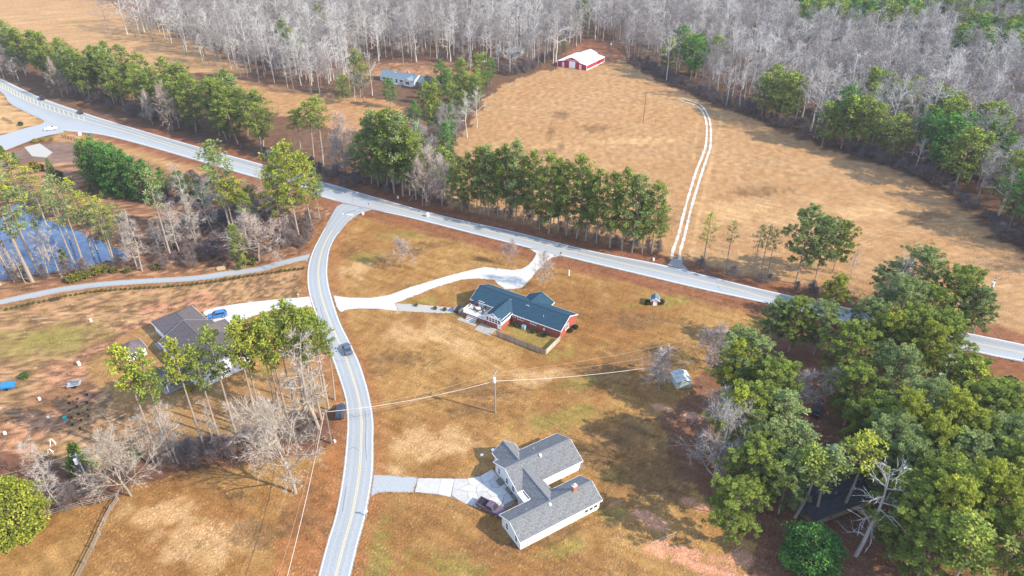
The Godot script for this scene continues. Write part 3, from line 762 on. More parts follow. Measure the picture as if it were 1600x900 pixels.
func wing(t: Node3D, cx: float, cz: float, l: float, w: float, eave: float, ridge: float, rot: float, wall_mat: Material, wall: Color, roof_mat: Material, roof: Color, oe := 0.45, og := 0.35, drop := -0.5, hip_a := 0.0, hip_b := 0.0) -> Array:
	# a gabled (or hipped) block, ridge along its own x
	var place := Transform3D(Basis(Vector3.UP, rot), Vector3(cx, 0, cz))
	var hx := l / 2
	var hz := w / 2
	var mb := tinted(wall)
	var top := eave
	mb.quad(Vector3(-hx, drop, hz), Vector3(hx, drop, hz), Vector3(hx, top, hz), Vector3(-hx, top, hz))
	mb.quad(Vector3(hx, drop, -hz), Vector3(-hx, drop, -hz), Vector3(-hx, top, -hz), Vector3(hx, top, -hz))
	for s in [-1.0, 1.0]:
		var a := Vector3(s * hx, drop, -s * -hz)
		var b := Vector3(s * hx, drop, -s * hz)
		mb.quad(a, b, Vector3(b.x, top, b.z), Vector3(a.x, top, a.z))
		if (hip_a if s < 0 else hip_b) == 0.0:
			mb.tri(Vector3(a.x, top, a.z), Vector3(b.x, top, b.z), Vector3(s * hx, ridge - 0.12, 0))
	var wn := obj("wall", mb, wall_mat, t)
	wn.transform = place
	var slope := (ridge - eave) / hz
	var ey := eave - slope * oe
	var rb := tinted(roof)
	var x0 := -hx - (og if hip_a == 0.0 else oe)
	var x1 := hx + (og if hip_b == 0.0 else oe)
	var r0 := x0 + hip_a
	var r1 := x1 - hip_b
	var ez := hz + oe
	var th := 0.14
	rb.slab(Vector3(x0, ey, ez), Vector3(x1, ey, ez), Vector3(r1, ridge, 0), Vector3(r0, ridge, 0), th)
	rb.slab(Vector3(x1, ey, -ez), Vector3(x0, ey, -ez), Vector3(r0, ridge, 0), Vector3(r1, ridge, 0), th)
	if hip_a > 0: rb.tri(Vector3(x0, ey, -ez), Vector3(x0, ey, ez), Vector3(r0, ridge, 0))
	if hip_b > 0: rb.tri(Vector3(x1, ey, ez), Vector3(x1, ey, -ez), Vector3(r1, ridge, 0))
	var rn := obj("roof", rb, roof_mat, t)
	rn.transform = place
	# pale fascia boards along the eaves and up the gables, and a ridge cap
	var fb := Mb.new()
	for s in [-1.0, 1.0]:
		fb.box(Vector3((x0 + x1) / 2, ey - 0.1, s * (ez + 0.025)), Vector3(x1 - x0, 0.2, 0.04))
		for e in [[x0 - 0.02, hip_a], [x1 + 0.02, hip_b]]:
			if e[1] == 0.0:
				var p := Vector3(e[0], ey - 0.1, s * ez)
				var q := Vector3(e[0], ridge - 0.1, 0)
				var k := Vector3(0.02, 0, 0)
				var h := Vector3(0, 0.1, 0)
				fb.hexa(p - k - h, p + k - h, q + k - h, q - k - h, p - k + h, p + k + h, q + k + h, q - k + h)
	var fn := obj("fascia", fb, trim_mat, t)
	fn.transform = place
	var cb := tinted(roof * 0.8)
	cb.box(Vector3((r0 + r1) / 2, ridge + 0.01, 0), Vector3(absf(r1 - r0), 0.05, 0.28))
	var cn := obj("ridge_cap", cb, M.plain, rn)
	return [wn, rn, fn, cn]

func window(t: Node3D, p: Vector3, yaw: float, w: float, h: float, panes := 2) -> void:
	# yaw 0 faces +z
	var fb := Mb.new()
	fb.box(Vector3(0, h / 2 + 0.04, 0.03), Vector3(w + 0.16, 0.08, 0.1))
	fb.box(Vector3(0, -h / 2 - 0.05, 0.04), Vector3(w + 0.2, 0.1, 0.14))
	for s in [-1.0, 1.0]:
		fb.box(Vector3(s * (w / 2 + 0.04), 0, 0.03), Vector3(0.08, h - 0.004, 0.1))
	for i in range(1, panes):
		fb.box(Vector3(-w / 2 + w * i / panes, 0, 0.03), Vector3(0.06, h - 0.004, 0.08))
	fb.box(Vector3(0, 0, 0.028), Vector3(w - 0.01, 0.05, 0.07))
	var f := obj("window", fb, M.trim, t)
	f.position = p
	f.rotation.y = yaw
	var pb := Mb.new()
	pb.box(Vector3(0, 0, 0.01), Vector3(w, h, 0.03))
	obj("pane", pb, M.glass, f)

func door(t: Node3D, p: Vector3, yaw: float, w: float, h: float, c: Color) -> void:
	var fb := tinted(lin(0.8, 0.8, 0.78))
	fb.box(Vector3(0, h + 0.05, 0.03), Vector3(w + 0.2, 0.1, 0.08))
	for s in [-1.0, 1.0]: fb.box(Vector3(s * (w / 2 + 0.05), h / 2, 0.03), Vector3(0.1, h - 0.004, 0.08))
	var f := obj("door", fb, M.plain, t)
	f.position = p
	f.rotation.y = yaw
	var pb := tinted(c)
	pb.box(Vector3(0, h / 2, 0.015), Vector3(w, h, 0.04))
	for k in 2: pb.box(Vector3(0, h * (0.28 + 0.45 * k), 0.04), Vector3(w * 0.7, h * 0.32, 0.02))
	obj("door_leaf", pb, M.plain, f)

func vent(t: Node3D, p: Vector3, r := 0.3) -> void:
	var b := tinted(lin(0.75, 0.75, 0.74))
	b.tube(p - Vector3(0, 0.3, 0), p + Vector3(0, 0.12, 0), r * 0.7, r * 0.7, 10)
	b.tube(p + Vector3(0, 0.12, 0), p + Vector3(0, 0.2, 0), r, r * 0.9, 10, true)
	obj("roof_vent", b, M.plain, t)

func pipe(t: Node3D, p: Vector3) -> void:
	var b := tinted(lin(0.5, 0.5, 0.5))
	b.tube(p - Vector3(0, 0.3, 0), p + Vector3(0, 0.35, 0), 0.06, 0.06, 6, true)
	obj("vent_pipe", b, M.plain, t)

func grey_house() -> void:
	var t := thing("grey_house", "pale sided house with two parallel grey shingle roofs and a brick chimney", "house", Vector3(1.42, 0, -76.10), deg_to_rad(31.5))
	var wall := lin(0.62, 0.64, 0.60)
	var r1 := lin(0.195, 0.20, 0.215)
	var s: Material = M.siding
	wing(t, 8.55, -3.4, 16.7, 6.0, 2.65, 4.25, 0, s, wall, M.roof, r1, 0.4, 0.3)
	wing(t, 12.5, -13.7, 14.0, 7.9, 2.7, 4.65, 0, s, wall, M.roof, r1 * 0.98, 0.4, 0.3)
	wing(t, 8.45, -8.4, 9.0, 4.2, 2.62, 4.10, PI / 2, s, wall, M.roof, r1 * 1.03, 0.3, 0.0)
	wing(t, 8.75, -16.9, 6.2, 4.2, 2.66, 4.3, PI / 2, s, wall, M.roof, r1, 0.4, 0.3)
	# porch pocket between the wings
	var pb := tinted(lin(0.42, 0.42, 0.42))
	pb.box(Vector3(5.7, 1.2, -8.0), Vector3(1.2, 2.4, 2.2))
	obj("porch_box", pb, s, t)
	var pr := tinted(lin(0.75, 0.75, 0.74))
	for q in [[5.05, -8.0, 0.1, 2.4], [6.35, -8.0, 0.1, 2.4]]: pr.box(Vector3(q[0], 2.5, q[1]), Vector3(q[2], 0.25, q[3]))
	for z in [-9.15, -6.85]: pr.box(Vector3(5.7, 2.5, z), Vector3(1.2, 0.25, 0.1))
	obj("porch_rim", pr, M.plain, t)
	for x in [14.0, 15.0, 16.0]: window(t, Vector3(x, 1.45, -0.4), 0, 0.75, 1.3, 1)
	for x in [7.6, 10.9]: window(t, Vector3(x, 1.5, -0.4), 0, 0.6, 0.5, 1)
	for z in [-1.6, -4.6]: window(t, Vector3(0.2, 1.5, z), -PI / 2, 0.8, 1.4, 1)
	for z in [-11.2, -13.4, -16.2]: window(t, Vector3(5.5, 1.5, z), -PI / 2, 0.8, 1.4, 1)
	for x in [14.0, 17.2]: window(t, Vector3(x, 1.9, -9.75), 0, 0.9, 0.5, 1)
	var cb := tinted(lin(0.50, 0.22, 0.15))
	cb.box(Vector3(13.3, 4.3, -3.3), Vector3(0.8, 1.9, 0.6))
	var ch := obj("chimney", cb, M.brick, t)
	var cc := tinted(lin(0.45, 0.42, 0.4))
	cc.box(Vector3(13.3, 5.3, -3.3), Vector3(0.95, 0.12, 0.75))
	cc.box(Vector3(13.3, 5.5, -3.3), Vector3(0.3, 0.3, 0.3))
	obj("chimney_cap", cc, M.plain, ch)
	vent(t, Vector3(7.9, 4.0, -2.9)); vent(t, Vector3(12.6, 4.5, -13.1))
	for q in [[11.0, 3.6, -11.5], [9.6, 3.9, -16.0], [12.9, 3.6, -15.9], [4.0, 3.5, -4.4]]: pipe(t, Vector3(q[0], q[1], q[2]))
	var st := tinted(lin(0.45, 0.44, 0.42))
	for k in 3: st.box(Vector3(5.1 - 0.3 * k, 0.45 - 0.15 * k, -14.9), Vector3(0.32, 0.3, 1.4))
	for z in [-10.4, -12.3]: st.box(Vector3(5.2, 0.16, z), Vector3(0.7, 0.32, 1.6))
	obj("step", st, M.old_concrete, t)
	var rail := tinted(lin(0.55, 0.45, 0.38))
	rail.box(Vector3(19.9, 0.25, -10.2), Vector3(1.1, 0.5, 1.2))
	obj("side_stoop", rail, M.old_concrete, t)

func brick_house() -> void:
	var t := thing("brick_house", "long red brick house with blue grey roof, sunroom and white railed deck", "house", Vector3(-10.65, 0, -150.59), deg_to_rad(-32.4))
	var wall := lin(0.42, 0.135, 0.095)
	var blue := lin(0.026, 0.068, 0.112)
	wing(t, 13.2, -4.35, 26.0, 8.0, 2.7, 4.5, 0, M.brick, wall, M.roof, blue, 0.4, 0.35)
	wing(t, 15.1, -6.9, 6.6, 6.8, 2.66, 4.3, PI / 2, M.brick, wall, M.roof, blue * 1.05, 0.4, 0.3)
	wing(t, 9.9, 0.6, 7.3, 4.7, 2.9, 4.28, PI / 2, M.brick, wall, M.roof, blue * 1.1, 0.45, 0.35)
	# the band of white framed sunroom windows under the gable
	var wb := Mb.new()
	wb.box(Vector3(9.9, 2.1, 4.29), Vector3(4.74, 1.66, 0.08))
	wb.box(Vector3(9.9, 3.1, 4.26), Vector3(4.0, 0.5, 0.06))
	obj("sunroom_panel", wb, M.trim, t)
	for i in 5: window(t, Vector3(8.2 + i * 0.86, 2.1, 4.34), 0, 0.62, 1.05, 1)
	door(t, Vector3(11.6, 0, 4.26), 0, 0.9, 1.15, lin(0.75, 0.75, 0.73))
	var gb := Mb.new()
	gb.box(Vector3(12.29, 2.2, 2.2), Vector3(0.08, 1.5, 4.0))
	obj("side_panel", gb, M.trim, t)
	for x in [14.9, 18.6]: window(t, Vector3(x, 1.9, -0.35), 0, 1.5, 0.95, 2)
	window(t, Vector3(13.1, 2.0, -0.35), 0, 0.7, 0.7, 1)
	window(t, Vector3(26.2, 1.7, -3.6), PI / 2, 1.5, 1.2, 2)
	door(t, Vector3(3.2, 0.9, -0.35), 0, 1.6, 1.75, lin(0.5, 0.55, 0.6))
	window(t, Vector3(5.4, 1.9, -0.35), 0, 1.0, 1.0, 2)
	for x in [3.0, 7.0, 19.0, 23.5]: window(t, Vector3(x, 1.7, -8.36), PI, 1.3, 1.2, 2)
	# deck
	var db := tinted(lin(0.55, 0.53, 0.50))
	for i in 40: db.box(Vector3(0.7 + 0.165 * i, 1.15, 2.1), Vector3(0.15, 0.05, 4.4))
	var deck := obj("deck", db, M.wood, t)
	var sk := tinted(lin(0.36, 0.15, 0.10))
	sk.box(Vector3(3.95, 0.3, 4.2), Vector3(6.6, 1.6, 0.08))
	sk.box(Vector3(0.66, 0.3, 2.1), Vector3(0.08, 1.6, 4.2))
	obj("deck_skirt", sk, M.brick, t)
	for run in [[Vector3(0.7, 1.2, 4.25), Vector3(7.2, 1.2, 4.25)], [Vector3(0.7, 1.2, -0.1), Vector3(0.7, 1.2, 4.25)]]:
		var rb := Mb.new()
		var n := int(run[0].distance_to(run[1]) / 0.22)
		for i in n + 1:
			var p: Vector3 = run[0].lerp(run[1], float(i) / n)
			var big := i % 8 == 0 or i == n
			rb.box(p + Vector3(0, 0.5, 0), Vector3(0.11 if big else 0.05, 1.1 if big else 0.9, 0.11 if big else 0.05))
		for y in [0.12, 1.0]: rb.tube(run[0] + Vector3(0, y, 0), run[1] + Vector3(0, y, 0), 0.055, 0.055, 4)
		obj("deck_railing", rb, M.trim, deck)
	var sb := tinted(lin(0.68, 0.66, 0.63))
	for k in 4: sb.box(Vector3(3.6, 0.9 - 0.28 * k, 4.5 + 0.3 * k), Vector3(3.0, 0.12, 0.32))
	obj("deck_steps", sb, M.wood, deck)
	var p1 := tinted(lin(0.66, 0.64, 0.6))
	p1.box(Vector3(8.7, 0.0, 6.2), Vector3(4.6, 0.14, 3.2))
	p1.box(Vector3(3.0, 0.0, 5.9), Vector3(5.4, 0.12, 1.2))
	obj("patio_slab", p1, M.concrete, t)
	pipe(t, Vector3(20.5, 3.6, -2.0))
	var vb := tinted(lin(0.7, 0.7, 0.7))
	vb.box(Vector3(21.8, 1.3, -0.15), Vector3(0.35, 0.6, 0.25))
	obj("meter_box", vb, M.plain, t)
	# things on and round it
	var xf := t.transform
	deck_things(xf)
	var ac := thing("air_conditioner", "teal grey air conditioning unit against the brick wall", "air conditioner", xf * Vector3(16.6, 0, 0.8), t.rotation.y)
	var ab := tinted(lin(0.25, 0.40, 0.44))
	ab.box(Vector3(0, 0.5, 0), Vector3(0.9, 1.0, 0.9))
	obj("casing", ab, M.plain, ac)
	var gr := tinted(lin(0.1, 0.12, 0.13))
	gr.tube(Vector3(0, 1.0, 0), Vector3(0, 1.05, 0), 0.36, 0.3, 12, true)
	obj("fan_grille", gr, M.plain, ac)
	var spots_ := [[14.3, "round dark shrub by the sunroom corner of the brick house"], [19.4, "round dark shrub under the double window of the brick house"], [22.3, "round dark shrub at the fence end of the brick wall"]]
	for q in spots_: round_shrub(xf * Vector3(q[0], 0, 0.9), 0.65, lin(0.05, 0.06, 0.03), q[1])
	round_shrub(xf * Vector3(27.0, 0, -4.2), 0.6, lin(0.05, 0.07, 0.03), "round dark shrub at the gable end of the brick house")
	round_shrub(xf * Vector3(27.3, 0, -6.0), 0.7, lin(0.04, 0.05, 0.03), "round dark shrub behind the gable corner of the brick house")
	picket_fence(xf, t.rotation.y)
	var cp := thing("stair_hood", "black bulkhead hatch at the end of the concrete strip", "hatch", xf * Vector3(-1.6, 0, 3.2), t.rotation.y)
	var hb := tinted(lin(0.03, 0.03, 0.035))
	hb.hexa(Vector3(-0.7, -0.3, 1), Vector3(0.7, -0.3, 1), Vector3(0.7, -0.3, -1), Vector3(-0.7, -0.3, -1), Vector3(-0.7, 0.5, 1), Vector3(0.7, 0.5, 1), Vector3(0.7, 1.3, -1), Vector3(-0.7, 1.3, -1))
	obj("hatch_cover", hb, M.plain, cp)
	var wl := tinted(lin(0.5, 0.48, 0.45))
	for s in [-0.85, 0.85]: wl.box(Vector3(s, 0.4, 0), Vector3(0.25, 1.6, 2.2))
	obj("hatch_wall", wl, M.old_concrete, cp)

func deck_things(xf: Transform3D) -> void:
	var y := 1.18
	var um := thing("patio_umbrella", "closed dark navy umbrella canopy on the white railed deck", "umbrella", xf * Vector3(1.9, y, 1.0))
	var ub := tinted(lin(0.02, 0.02, 0.045))
	for i in 8:
		var a := TAU * i / 8
		var b := TAU * (i + 1) / 8
		ub.tri(Vector3(sin(a), 1.6, cos(a)), Vector3(sin(b), 1.6, cos(b)), Vector3(0, 2.1, 0))
	obj("canopy", ub, M.plain, um)
	var po := tinted(lin(0.3, 0.3, 0.3))
	po.tube(Vector3.ZERO, Vector3(0, 2.05, 0), 0.04, 0.04, 6)
	obj("pole", po, M.plain, um)
	var tb := thing("patio_table", "pale round table among the chairs on the deck", "table", xf * Vector3(3.5, y, 1.6))
	var tt := tinted(lin(0.6, 0.6, 0.58))
	tt.tube(Vector3(0, 0.7, 0), Vector3(0, 0.76, 0), 0.6, 0.6, 14, true)
	obj("tabletop", tt, M.plain, tb)
	var tl := tinted(lin(0.2, 0.2, 0.2))
	for i in 3: tl.tube(Vector3(0.4 * sin(i * 2.1), 0, 0.4 * cos(i * 2.1)), Vector3(0, 0.7, 0), 0.03, 0.03, 4)
	obj("leg", tl, M.plain, tb)
	var proto: Node3D = null
	for q in [[2.6, 1.9, 0.8, "dark patio chair beside the umbrella end of the deck table"], [4.4, 1.3, -1.9, "dark patio chair at the house side of the deck table"], [3.8, 2.5, 2.8, "dark patio chair with its back to the deck railing"], [5.2, 2.2, -0.6, "dark patio chair at the sunroom end of the deck"], [4.6, 0.5, 0.3, "dark patio chair against the brick wall of the deck"]]:
		var ch: Node3D
		if proto == null:
			ch = thing("patio_chair", q[3], "chair", Vector3.ZERO, 0, "chairs on the deck")
			var cs := tinted(lin(0.06, 0.06, 0.07))
			cs.box(Vector3(0, 0.43, 0), Vector3(0.5, 0.06, 0.5))
			obj("seat", cs, M.plain, ch)
			var cb := tinted(lin(0.07, 0.07, 0.08))
			cb.box(Vector3(0, 0.72, -0.24), Vector3(0.5, 0.55, 0.05))
			obj("backrest", cb, M.plain, ch)
			for sx in [-0.22, 0.22]:
				for sz in [-0.22, 0.22]:
					var lg := tinted(lin(0.05, 0.05, 0.05))
					lg.box(Vector3(sx, 0.2, sz), Vector3(0.04, 0.4, 0.04))
					obj("leg", lg, M.plain, ch)
			proto = ch
		else:
			ch = proto.duplicate()
			ch.name = numbered("patio_chair")
			add_child(ch)
			ch.set_meta("label", q[3])
		ch.position = xf * Vector3(q[0], y, q[1])
		ch.rotation.y = q[2]

func round_shrub(p: Vector3, r: float, c: Color, label: String, category := "shrub", group := "") -> Node3D:
	var t := thing("round_shrub", label, category, p, rng.randf() * TAU, group)
	var mb := Mb.new()
	for i in 420:
		var d := Vector3(rng.randfn(), rng.randfn() * 0.8 + 0.3, rng.randfn()).normalized()
		var q := Vector3(0, r * 0.75, 0) + Vector3(d.x * r, d.y * r * 0.85, d.z * r) * rng.randf_range(0.7, 1.05)
		if q.y < 0.02: continue
		tuft(mb, q - d * r * 0.15, (d + Vector3(rng.randfn(), rng.randfn(), rng.randfn()) * 0.8).normalized(), r * 0.4, r * 0.2, jit(c, 0.35))
	obj("foliage", mb, M.leaf, t)
	var st := tinted(lin(0.12, 0.09, 0.07))
	st.tube(Vector3(0, -0.3, 0), Vector3(0, r * 0.6, 0), 0.08, 0.03, 5)
	obj("stem", st, M.bark, t)
	return t

func picket_fence(xf: Transform3D, yaw: float) -> void:
	for run in [[Vector3(12.3, 0, 6.8), Vector3(26.2, 0, 7.1), lin(0.34, 0.26, 0.20), "weathered brown picket fence along the yard of the brick house"], [Vector3(26.4, 0, 6.9), Vector3(26.5, 0, 0.1), lin(0.46, 0.41, 0.36), "greyer board fence from the picket corner to the brick gable"]]:
		var a: Vector3 = xf * run[0]
		var b: Vector3 = xf * run[1]
		var d := b - a
		var t := thing("picket_fence", run[3], "fence", a, atan2(-d.z, d.x), "fences round the brick house yard")
		var n := int(d.length() / 0.145)
		var shared: Array = []
		for k in 5:
			var mb := tinted(jit(run[2], 0.45))
			mb.hexa(Vector3(-0.06, -0.25, 0.012), Vector3(0.06, -0.25, 0.012), Vector3(0.06, -0.25, -0.012), Vector3(-0.06, -0.25, -0.012), Vector3(-0.06, 1.45, 0.012), Vector3(0.06, 1.45, 0.012), Vector3(0.06, 1.45, -0.012), Vector3(-0.06, 1.45, -0.012))
			mb.tri(Vector3(-0.06, 1.45, 0.012), Vector3(0.06, 1.45, 0.012), Vector3(0, 1.53, 0))
			shared.append(mb.mesh(M.wood))
		for i in n:
			var o := MeshInstance3D.new()
			o.mesh = shared[rng.randi() % 5]
			o.name = "picket" if i == 0 else "picket_%03d" % i
			t.add_child(o)
			o.position = Vector3(0.145 * i + 0.07, rng.randf_range(-0.04, 0.04), 0.05)
			o.rotation.z = rng.randf_range(-0.02, 0.02)
		for y in [0.35, 1.2]:
			var rb := tinted(run[2] * 0.8)
			rb.box(Vector3(d.length() / 2, y, 0), Vector3(d.length(), 0.09, 0.05))
			obj("rail", rb, M.wood, t)
		var posts := int(d.length() / 2.3)
		for i in posts + 1:
			var pb := tinted(run[2] * 0.85)
			pb.box(Vector3(d.length() * i / posts, 0.6, -0.08), Vector3(0.1, 1.7, 0.1))
			obj("post", pb, M.wood, t)

func red_barn() -> void:
	var t := thing("red_barn", "red metal barn with white roof, white sliding door and raised centre", "barn", Vector3(25.08, 0, -391.59), deg_to_rad(-32.8))
	var red := lin(0.42, 0.035, 0.055)
	var white := lin(0.86, 0.86, 0.86)
	var dp := 21.5
	# front outline steps up to the raised centre
	for s in [0.0, 1.0]:
		var mb := tinted(red)
		var z := 0.0 if s == 0.0 else -dp
		var f := [Vector3(0, -0.5, z), Vector3(5, -0.5, z), Vector3(5, 3.6, z), Vector3(0, 2.7, z)]
		var g := [Vector3(5, -0.5, z), Vector3(13.2, -0.5, z), Vector3(13.2, 4.3, z), Vector3(5, 4.3, z)]
		var h := [Vector3(13.2, -0.5, z), Vector3(18, -0.5, z), Vector3(18, 2.7, z), Vector3(13.2, 3.6, z)]
		for q in [f, g, h]:
			if s == 0.0: mb.quad(q[0], q[1], q[2], q[3])
			else: mb.quad(q[1], q[0], q[3], q[2])
		var tr := [Vector3(5, 4.3, z), Vector3(13.2, 4.3, z), Vector3(9.1, 5.7, z)]
		if s == 0.0: mb.tri(tr[0], tr[1], tr[2])
		else: mb.tri(tr[1], tr[0], tr[2])
		obj("wall", mb, M.sheet, t)
	for q in [[18.0, 1.0], [0.0, -1.0]]:
		var mb := tinted(red)
		var a := Vector3(q[0], -0.5, 0 if q[1] > 0 else -dp)
		var b := Vector3(q[0], -0.5, -dp if q[1] > 0 else 0)
		mb.quad(a, b, Vector3(b.x, 2.7, b.z), Vector3(a.x, 2.7, a.z))
		obj("wall", mb, M.sheet, t)
	var cl := tinted(red)
	cl.quad(Vector3(13.2, 3.6, 0), Vector3(13.2, 3.6, -dp), Vector3(13.2, 4.3, -dp), Vector3(13.2, 4.3, 0))
	cl.quad(Vector3(5, 3.6, -dp), Vector3(5, 3.6, 0), Vector3(5, 4.3, 0), Vector3(5, 4.3, -dp))
	obj("clerestory", cl, M.sheet, t)
	for q in [[Vector3(13.22, 3.66, 0.3), Vector3(18.35, 2.68, 0.3)], [Vector3(9.1, 5.78, 0.3), Vector3(13.6, 4.24, 0.3)], [Vector3(4.6, 4.24, 0.3), Vector3(9.1, 5.78, 0.3)], [Vector3(-0.35, 2.68, 0.3), Vector3(4.98, 3.66, 0.3)]]:
		var rb := tinted(white)
		var k := Vector3(0, 0, -dp - 0.6)
		rb.slab(q[0], q[1], q[1] + k, q[0] + k, 0.1)
		obj("roof", rb, M.sheet, t)
	for q in [[Vector3(0, 1.2, 0.02), Vector3(0.35, 3.0, 0.12)], [Vector3(18, 1.2, 0.02), Vector3(0.35, 3.0, 0.12)], [Vector3(18.02, 1.2, -dp), Vector3(0.12, 3.0, 0.35)], [Vector3(9.1, 4.1, 0.05), Vector3(8.1, 0.22, 0.1)], [Vector3(18.05, 0.15, -dp / 2), Vector3(0.08, 0.5, dp - 0.6)]]:
		var tb := tinted(white)
		tb.box(q[0], q[1])
		obj("trim_board", tb, M.plain, t)
	for s in [-1.0, 1.0]:
		var tb := tinted(white)
		tb.tube(Vector3(9.1 + s * 4.3, 4.3, 0.06), Vector3(9.1, 5.62, 0.06), 0.13, 0.13, 4)
		obj("trim_board", tb, M.plain, t)
	var db := tinted(white)
	db.box(Vector3(9.2, 1.7, 0.1), Vector3(3.6, 3.6, 0.1))
	for x in [7.4, 9.2, 11.0]: db.box(Vector3(x, 1.7, 0.16), Vector3(0.14, 3.6, 0.05))
	var d := obj("sliding_door", db, M.plain, t)
	var ra := tinted(lin(0.5, 0.5, 0.5))
	ra.box(Vector3(9.2, 3.62, 0.14), Vector3(6.0, 0.12, 0.14))
	obj("door_rail", ra, M.metal, d)
	for x in [3.6, 14.2]:
		var sb := tinted(white)
		sb.box(Vector3(x, 1.2, 0.06), Vector3(1.3, 2.5, 0.08))
		var so := obj("stall_door", sb, M.plain, t)
		var cb := tinted(red)
		for y in [0.55, 1.75]:
			for s in [-1.0, 1.0]: cb.tube(Vector3(x - 0.4, y - 0.4 * s, 0.11), Vector3(x + 0.4, y + 0.4 * s, 0.11), 0.06, 0.06, 4)
		obj("cross_brace", cb, M.plain, so)

func white_house() -> void:   # under the pines beside the side street
	var t := thing("white_house", "white sided house with dark brown hipped and gabled roof among pines", "house", Vector3(-77.58, 0, -136.18), deg_to_rad(-45))
	var roof := lin(0.125, 0.105, 0.112)
	var wall := lin(0.82, 0.82, 0.81)
	wing(t, -4.6, -0.35, 11.0, 9.4, 2.9, 5.3, 0, M.siding, wall, M.roof, roof * 1.15, 0.45, 0.45, -0.5, 5.2, 0.0)
	wing(t, 9.6, 0.3, 19.4, 12.2, 3.0, 5.9, 0, M.siding, wall, M.roof, roof, 0.45, 0.4)
	wing(t, 4.4, -5.2, 6.2, 6.0, 2.85, 4.9, PI / 2, M.siding, wall, M.roof, roof * 1.15, 0.45, 0.4, -0.5, 0.0, 2.5)
	wing(t, 12.2, 8.8, 6.4, 6.0, 2.55, 3.9, 0, M.plain, lin(0.16, 0.15, 0.15), M.roof, roof * 0.9, 0.35, 0.35, 1.9, 2.4, 2.4)
	for q in [[9.0, 11.6], [15.3, 11.6], [15.3, 6.6]]:
		var pb := tinted(lin(0.8, 0.8, 0.8))
		pb.box(Vector3(q[0], 1.0, q[1]), Vector3(0.22, 2.4, 0.22))
		obj("porch_post", pb, M.plain, t)
	var fl := tinted(lin(0.6, 0.58, 0.55))
	fl.box(Vector3(12.2, 0.02, 9.4), Vector3(7.4, 0.2, 6.0))
	fl.box(Vector3(-3.0, 0.02, 5.6), Vector3(3.6, 0.16, 2.6))
	obj("porch_floor", fl, M.concrete, t)
	for z in [-3.6, -0.4, 3.4]: window(t, Vector3(19.32, 1.6, z), PI / 2, 1.0, 1.4, 2)
	window(t, Vector3(19.32, 4.1, 0.3), PI / 2, 0.8, 0.7, 1)
	for x in [-6.0, -3.4]: window(t, Vector3(x, 1.6, 4.36), 0, 1.0, 1.4, 2)
	door(t, Vector3(-1.4, 0, 4.36), 0, 1.0, 2.05, lin(0.1, 0.1, 0.12))
	for x in [2.5, 6.5, 17.5]: window(t, Vector3(x, 1.6, 6.42), 0, 1.1, 1.4, 2)
	for x in [-8.0, -3.5]: window(t, Vector3(x, 1.6, -5.06), PI, 1.1, 1.4, 2)
	var gd := tinted(lin(0.75, 0.75, 0.74))
	gd.box(Vector3(13.0, 1.15, -5.85), Vector3(4.9, 2.3, 0.08))
	for y in [0.6, 1.15, 1.7]: gd.box(Vector3(13.0, y, -5.9), Vector3(4.9, 0.03, 0.03))
	obj("garage_door", gd, M.plain, t)
	pipe(t, Vector3(7.0, 4.8, 2.4)); pipe(t, Vector3(11.0, 4.8, 2.8))

	var g := thing("garden_pavilion", "small white pavilion with brown hipped roof beside the white house", "shed", Vector3(-88.5, 0, -130.7), deg_to_rad(-45))
	wing(g, 0, 0, 4.0, 4.0, 2.4, 3.9, 0, M.siding, wall, M.roof, roof * 1.2, 0.4, 0.4, -0.5, 2.38, 2.38)
	window(g, Vector3(2.0, 1.3, 0.9), PI / 2, 0.6, 0.8, 1)
	door(g, Vector3(0.6, 0, 2.0), 0, 0.9, 1.9, lin(0.15, 0.2, 0.35))
	window(g, Vector3(2.0, 1.3, -0.9), PI / 2, 0.6, 0.8, 1)
	window(g, Vector3(-1.0, 1.3, 2.0), 0, 0.7, 0.9, 1)
	var slab := tinted(lin(0.72, 0.71, 0.68))
	slab.box(Vector3(4.0, -0.02, 2.6), Vector3(2.2, 0.12, 1.5))
	obj("step_slab", slab, M.concrete, g)

func far_house() -> void:
	var t := thing("blue_roof_house", "white ranch house with slate blue roof at the edge of the far woods", "house", Vector3(-68.57, 0, -362.59), deg_to_rad(-29.5))
	var roof := lin(0.17, 0.24, 0.30)
	var wall := lin(0.8, 0.8, 0.8)
	wing(t, 11.2, -4.4, 21.6, 8.0, 2.6, 4.6, 0, M.siding, wall, M.roof, roof)
	wing(t, 19.2, -1.6, 6.0, 5.0, 2.55, 4.0, PI / 2, M.siding, wall, M.roof, roof * 1.1)
	wing(t, 27.5, -5.5, 9.0, 7.0, 2.4, 4.2, 0, M.siding, lin(0.3, 0.3, 0.3), M.roof, roof * 0.8)
	window(t, Vector3(19.2, 1.5, 1.42), 0, 2.4, 1.4, 3)
	for x in [3.0, 7.5, 14.0]: window(t, Vector3(x, 1.5, -0.36), 0, 1.8, 1.4, 2)
	door(t, Vector3(11.0, 0, -0.36), 0, 1.2, 2.1, lin(0.08, 0.1, 0.15))
	var pb := tinted(lin(0.7, 0.7, 0.68))
	pb.box(Vector3(11.5, 0.05, 0.9), Vector3(9.0, 0.3, 2.4))
	obj("front_porch", pb, M.concrete, t)
	var cb := tinted(lin(0.55, 0.5, 0.48))
	cb.box(Vector3(15.0, 4.9, -5.4), Vector3(0.9, 1.4, 0.7))
	obj("chimney", cb, M.brick, t)
	vent(t, Vector3(8.0, 4.3, -3.6))

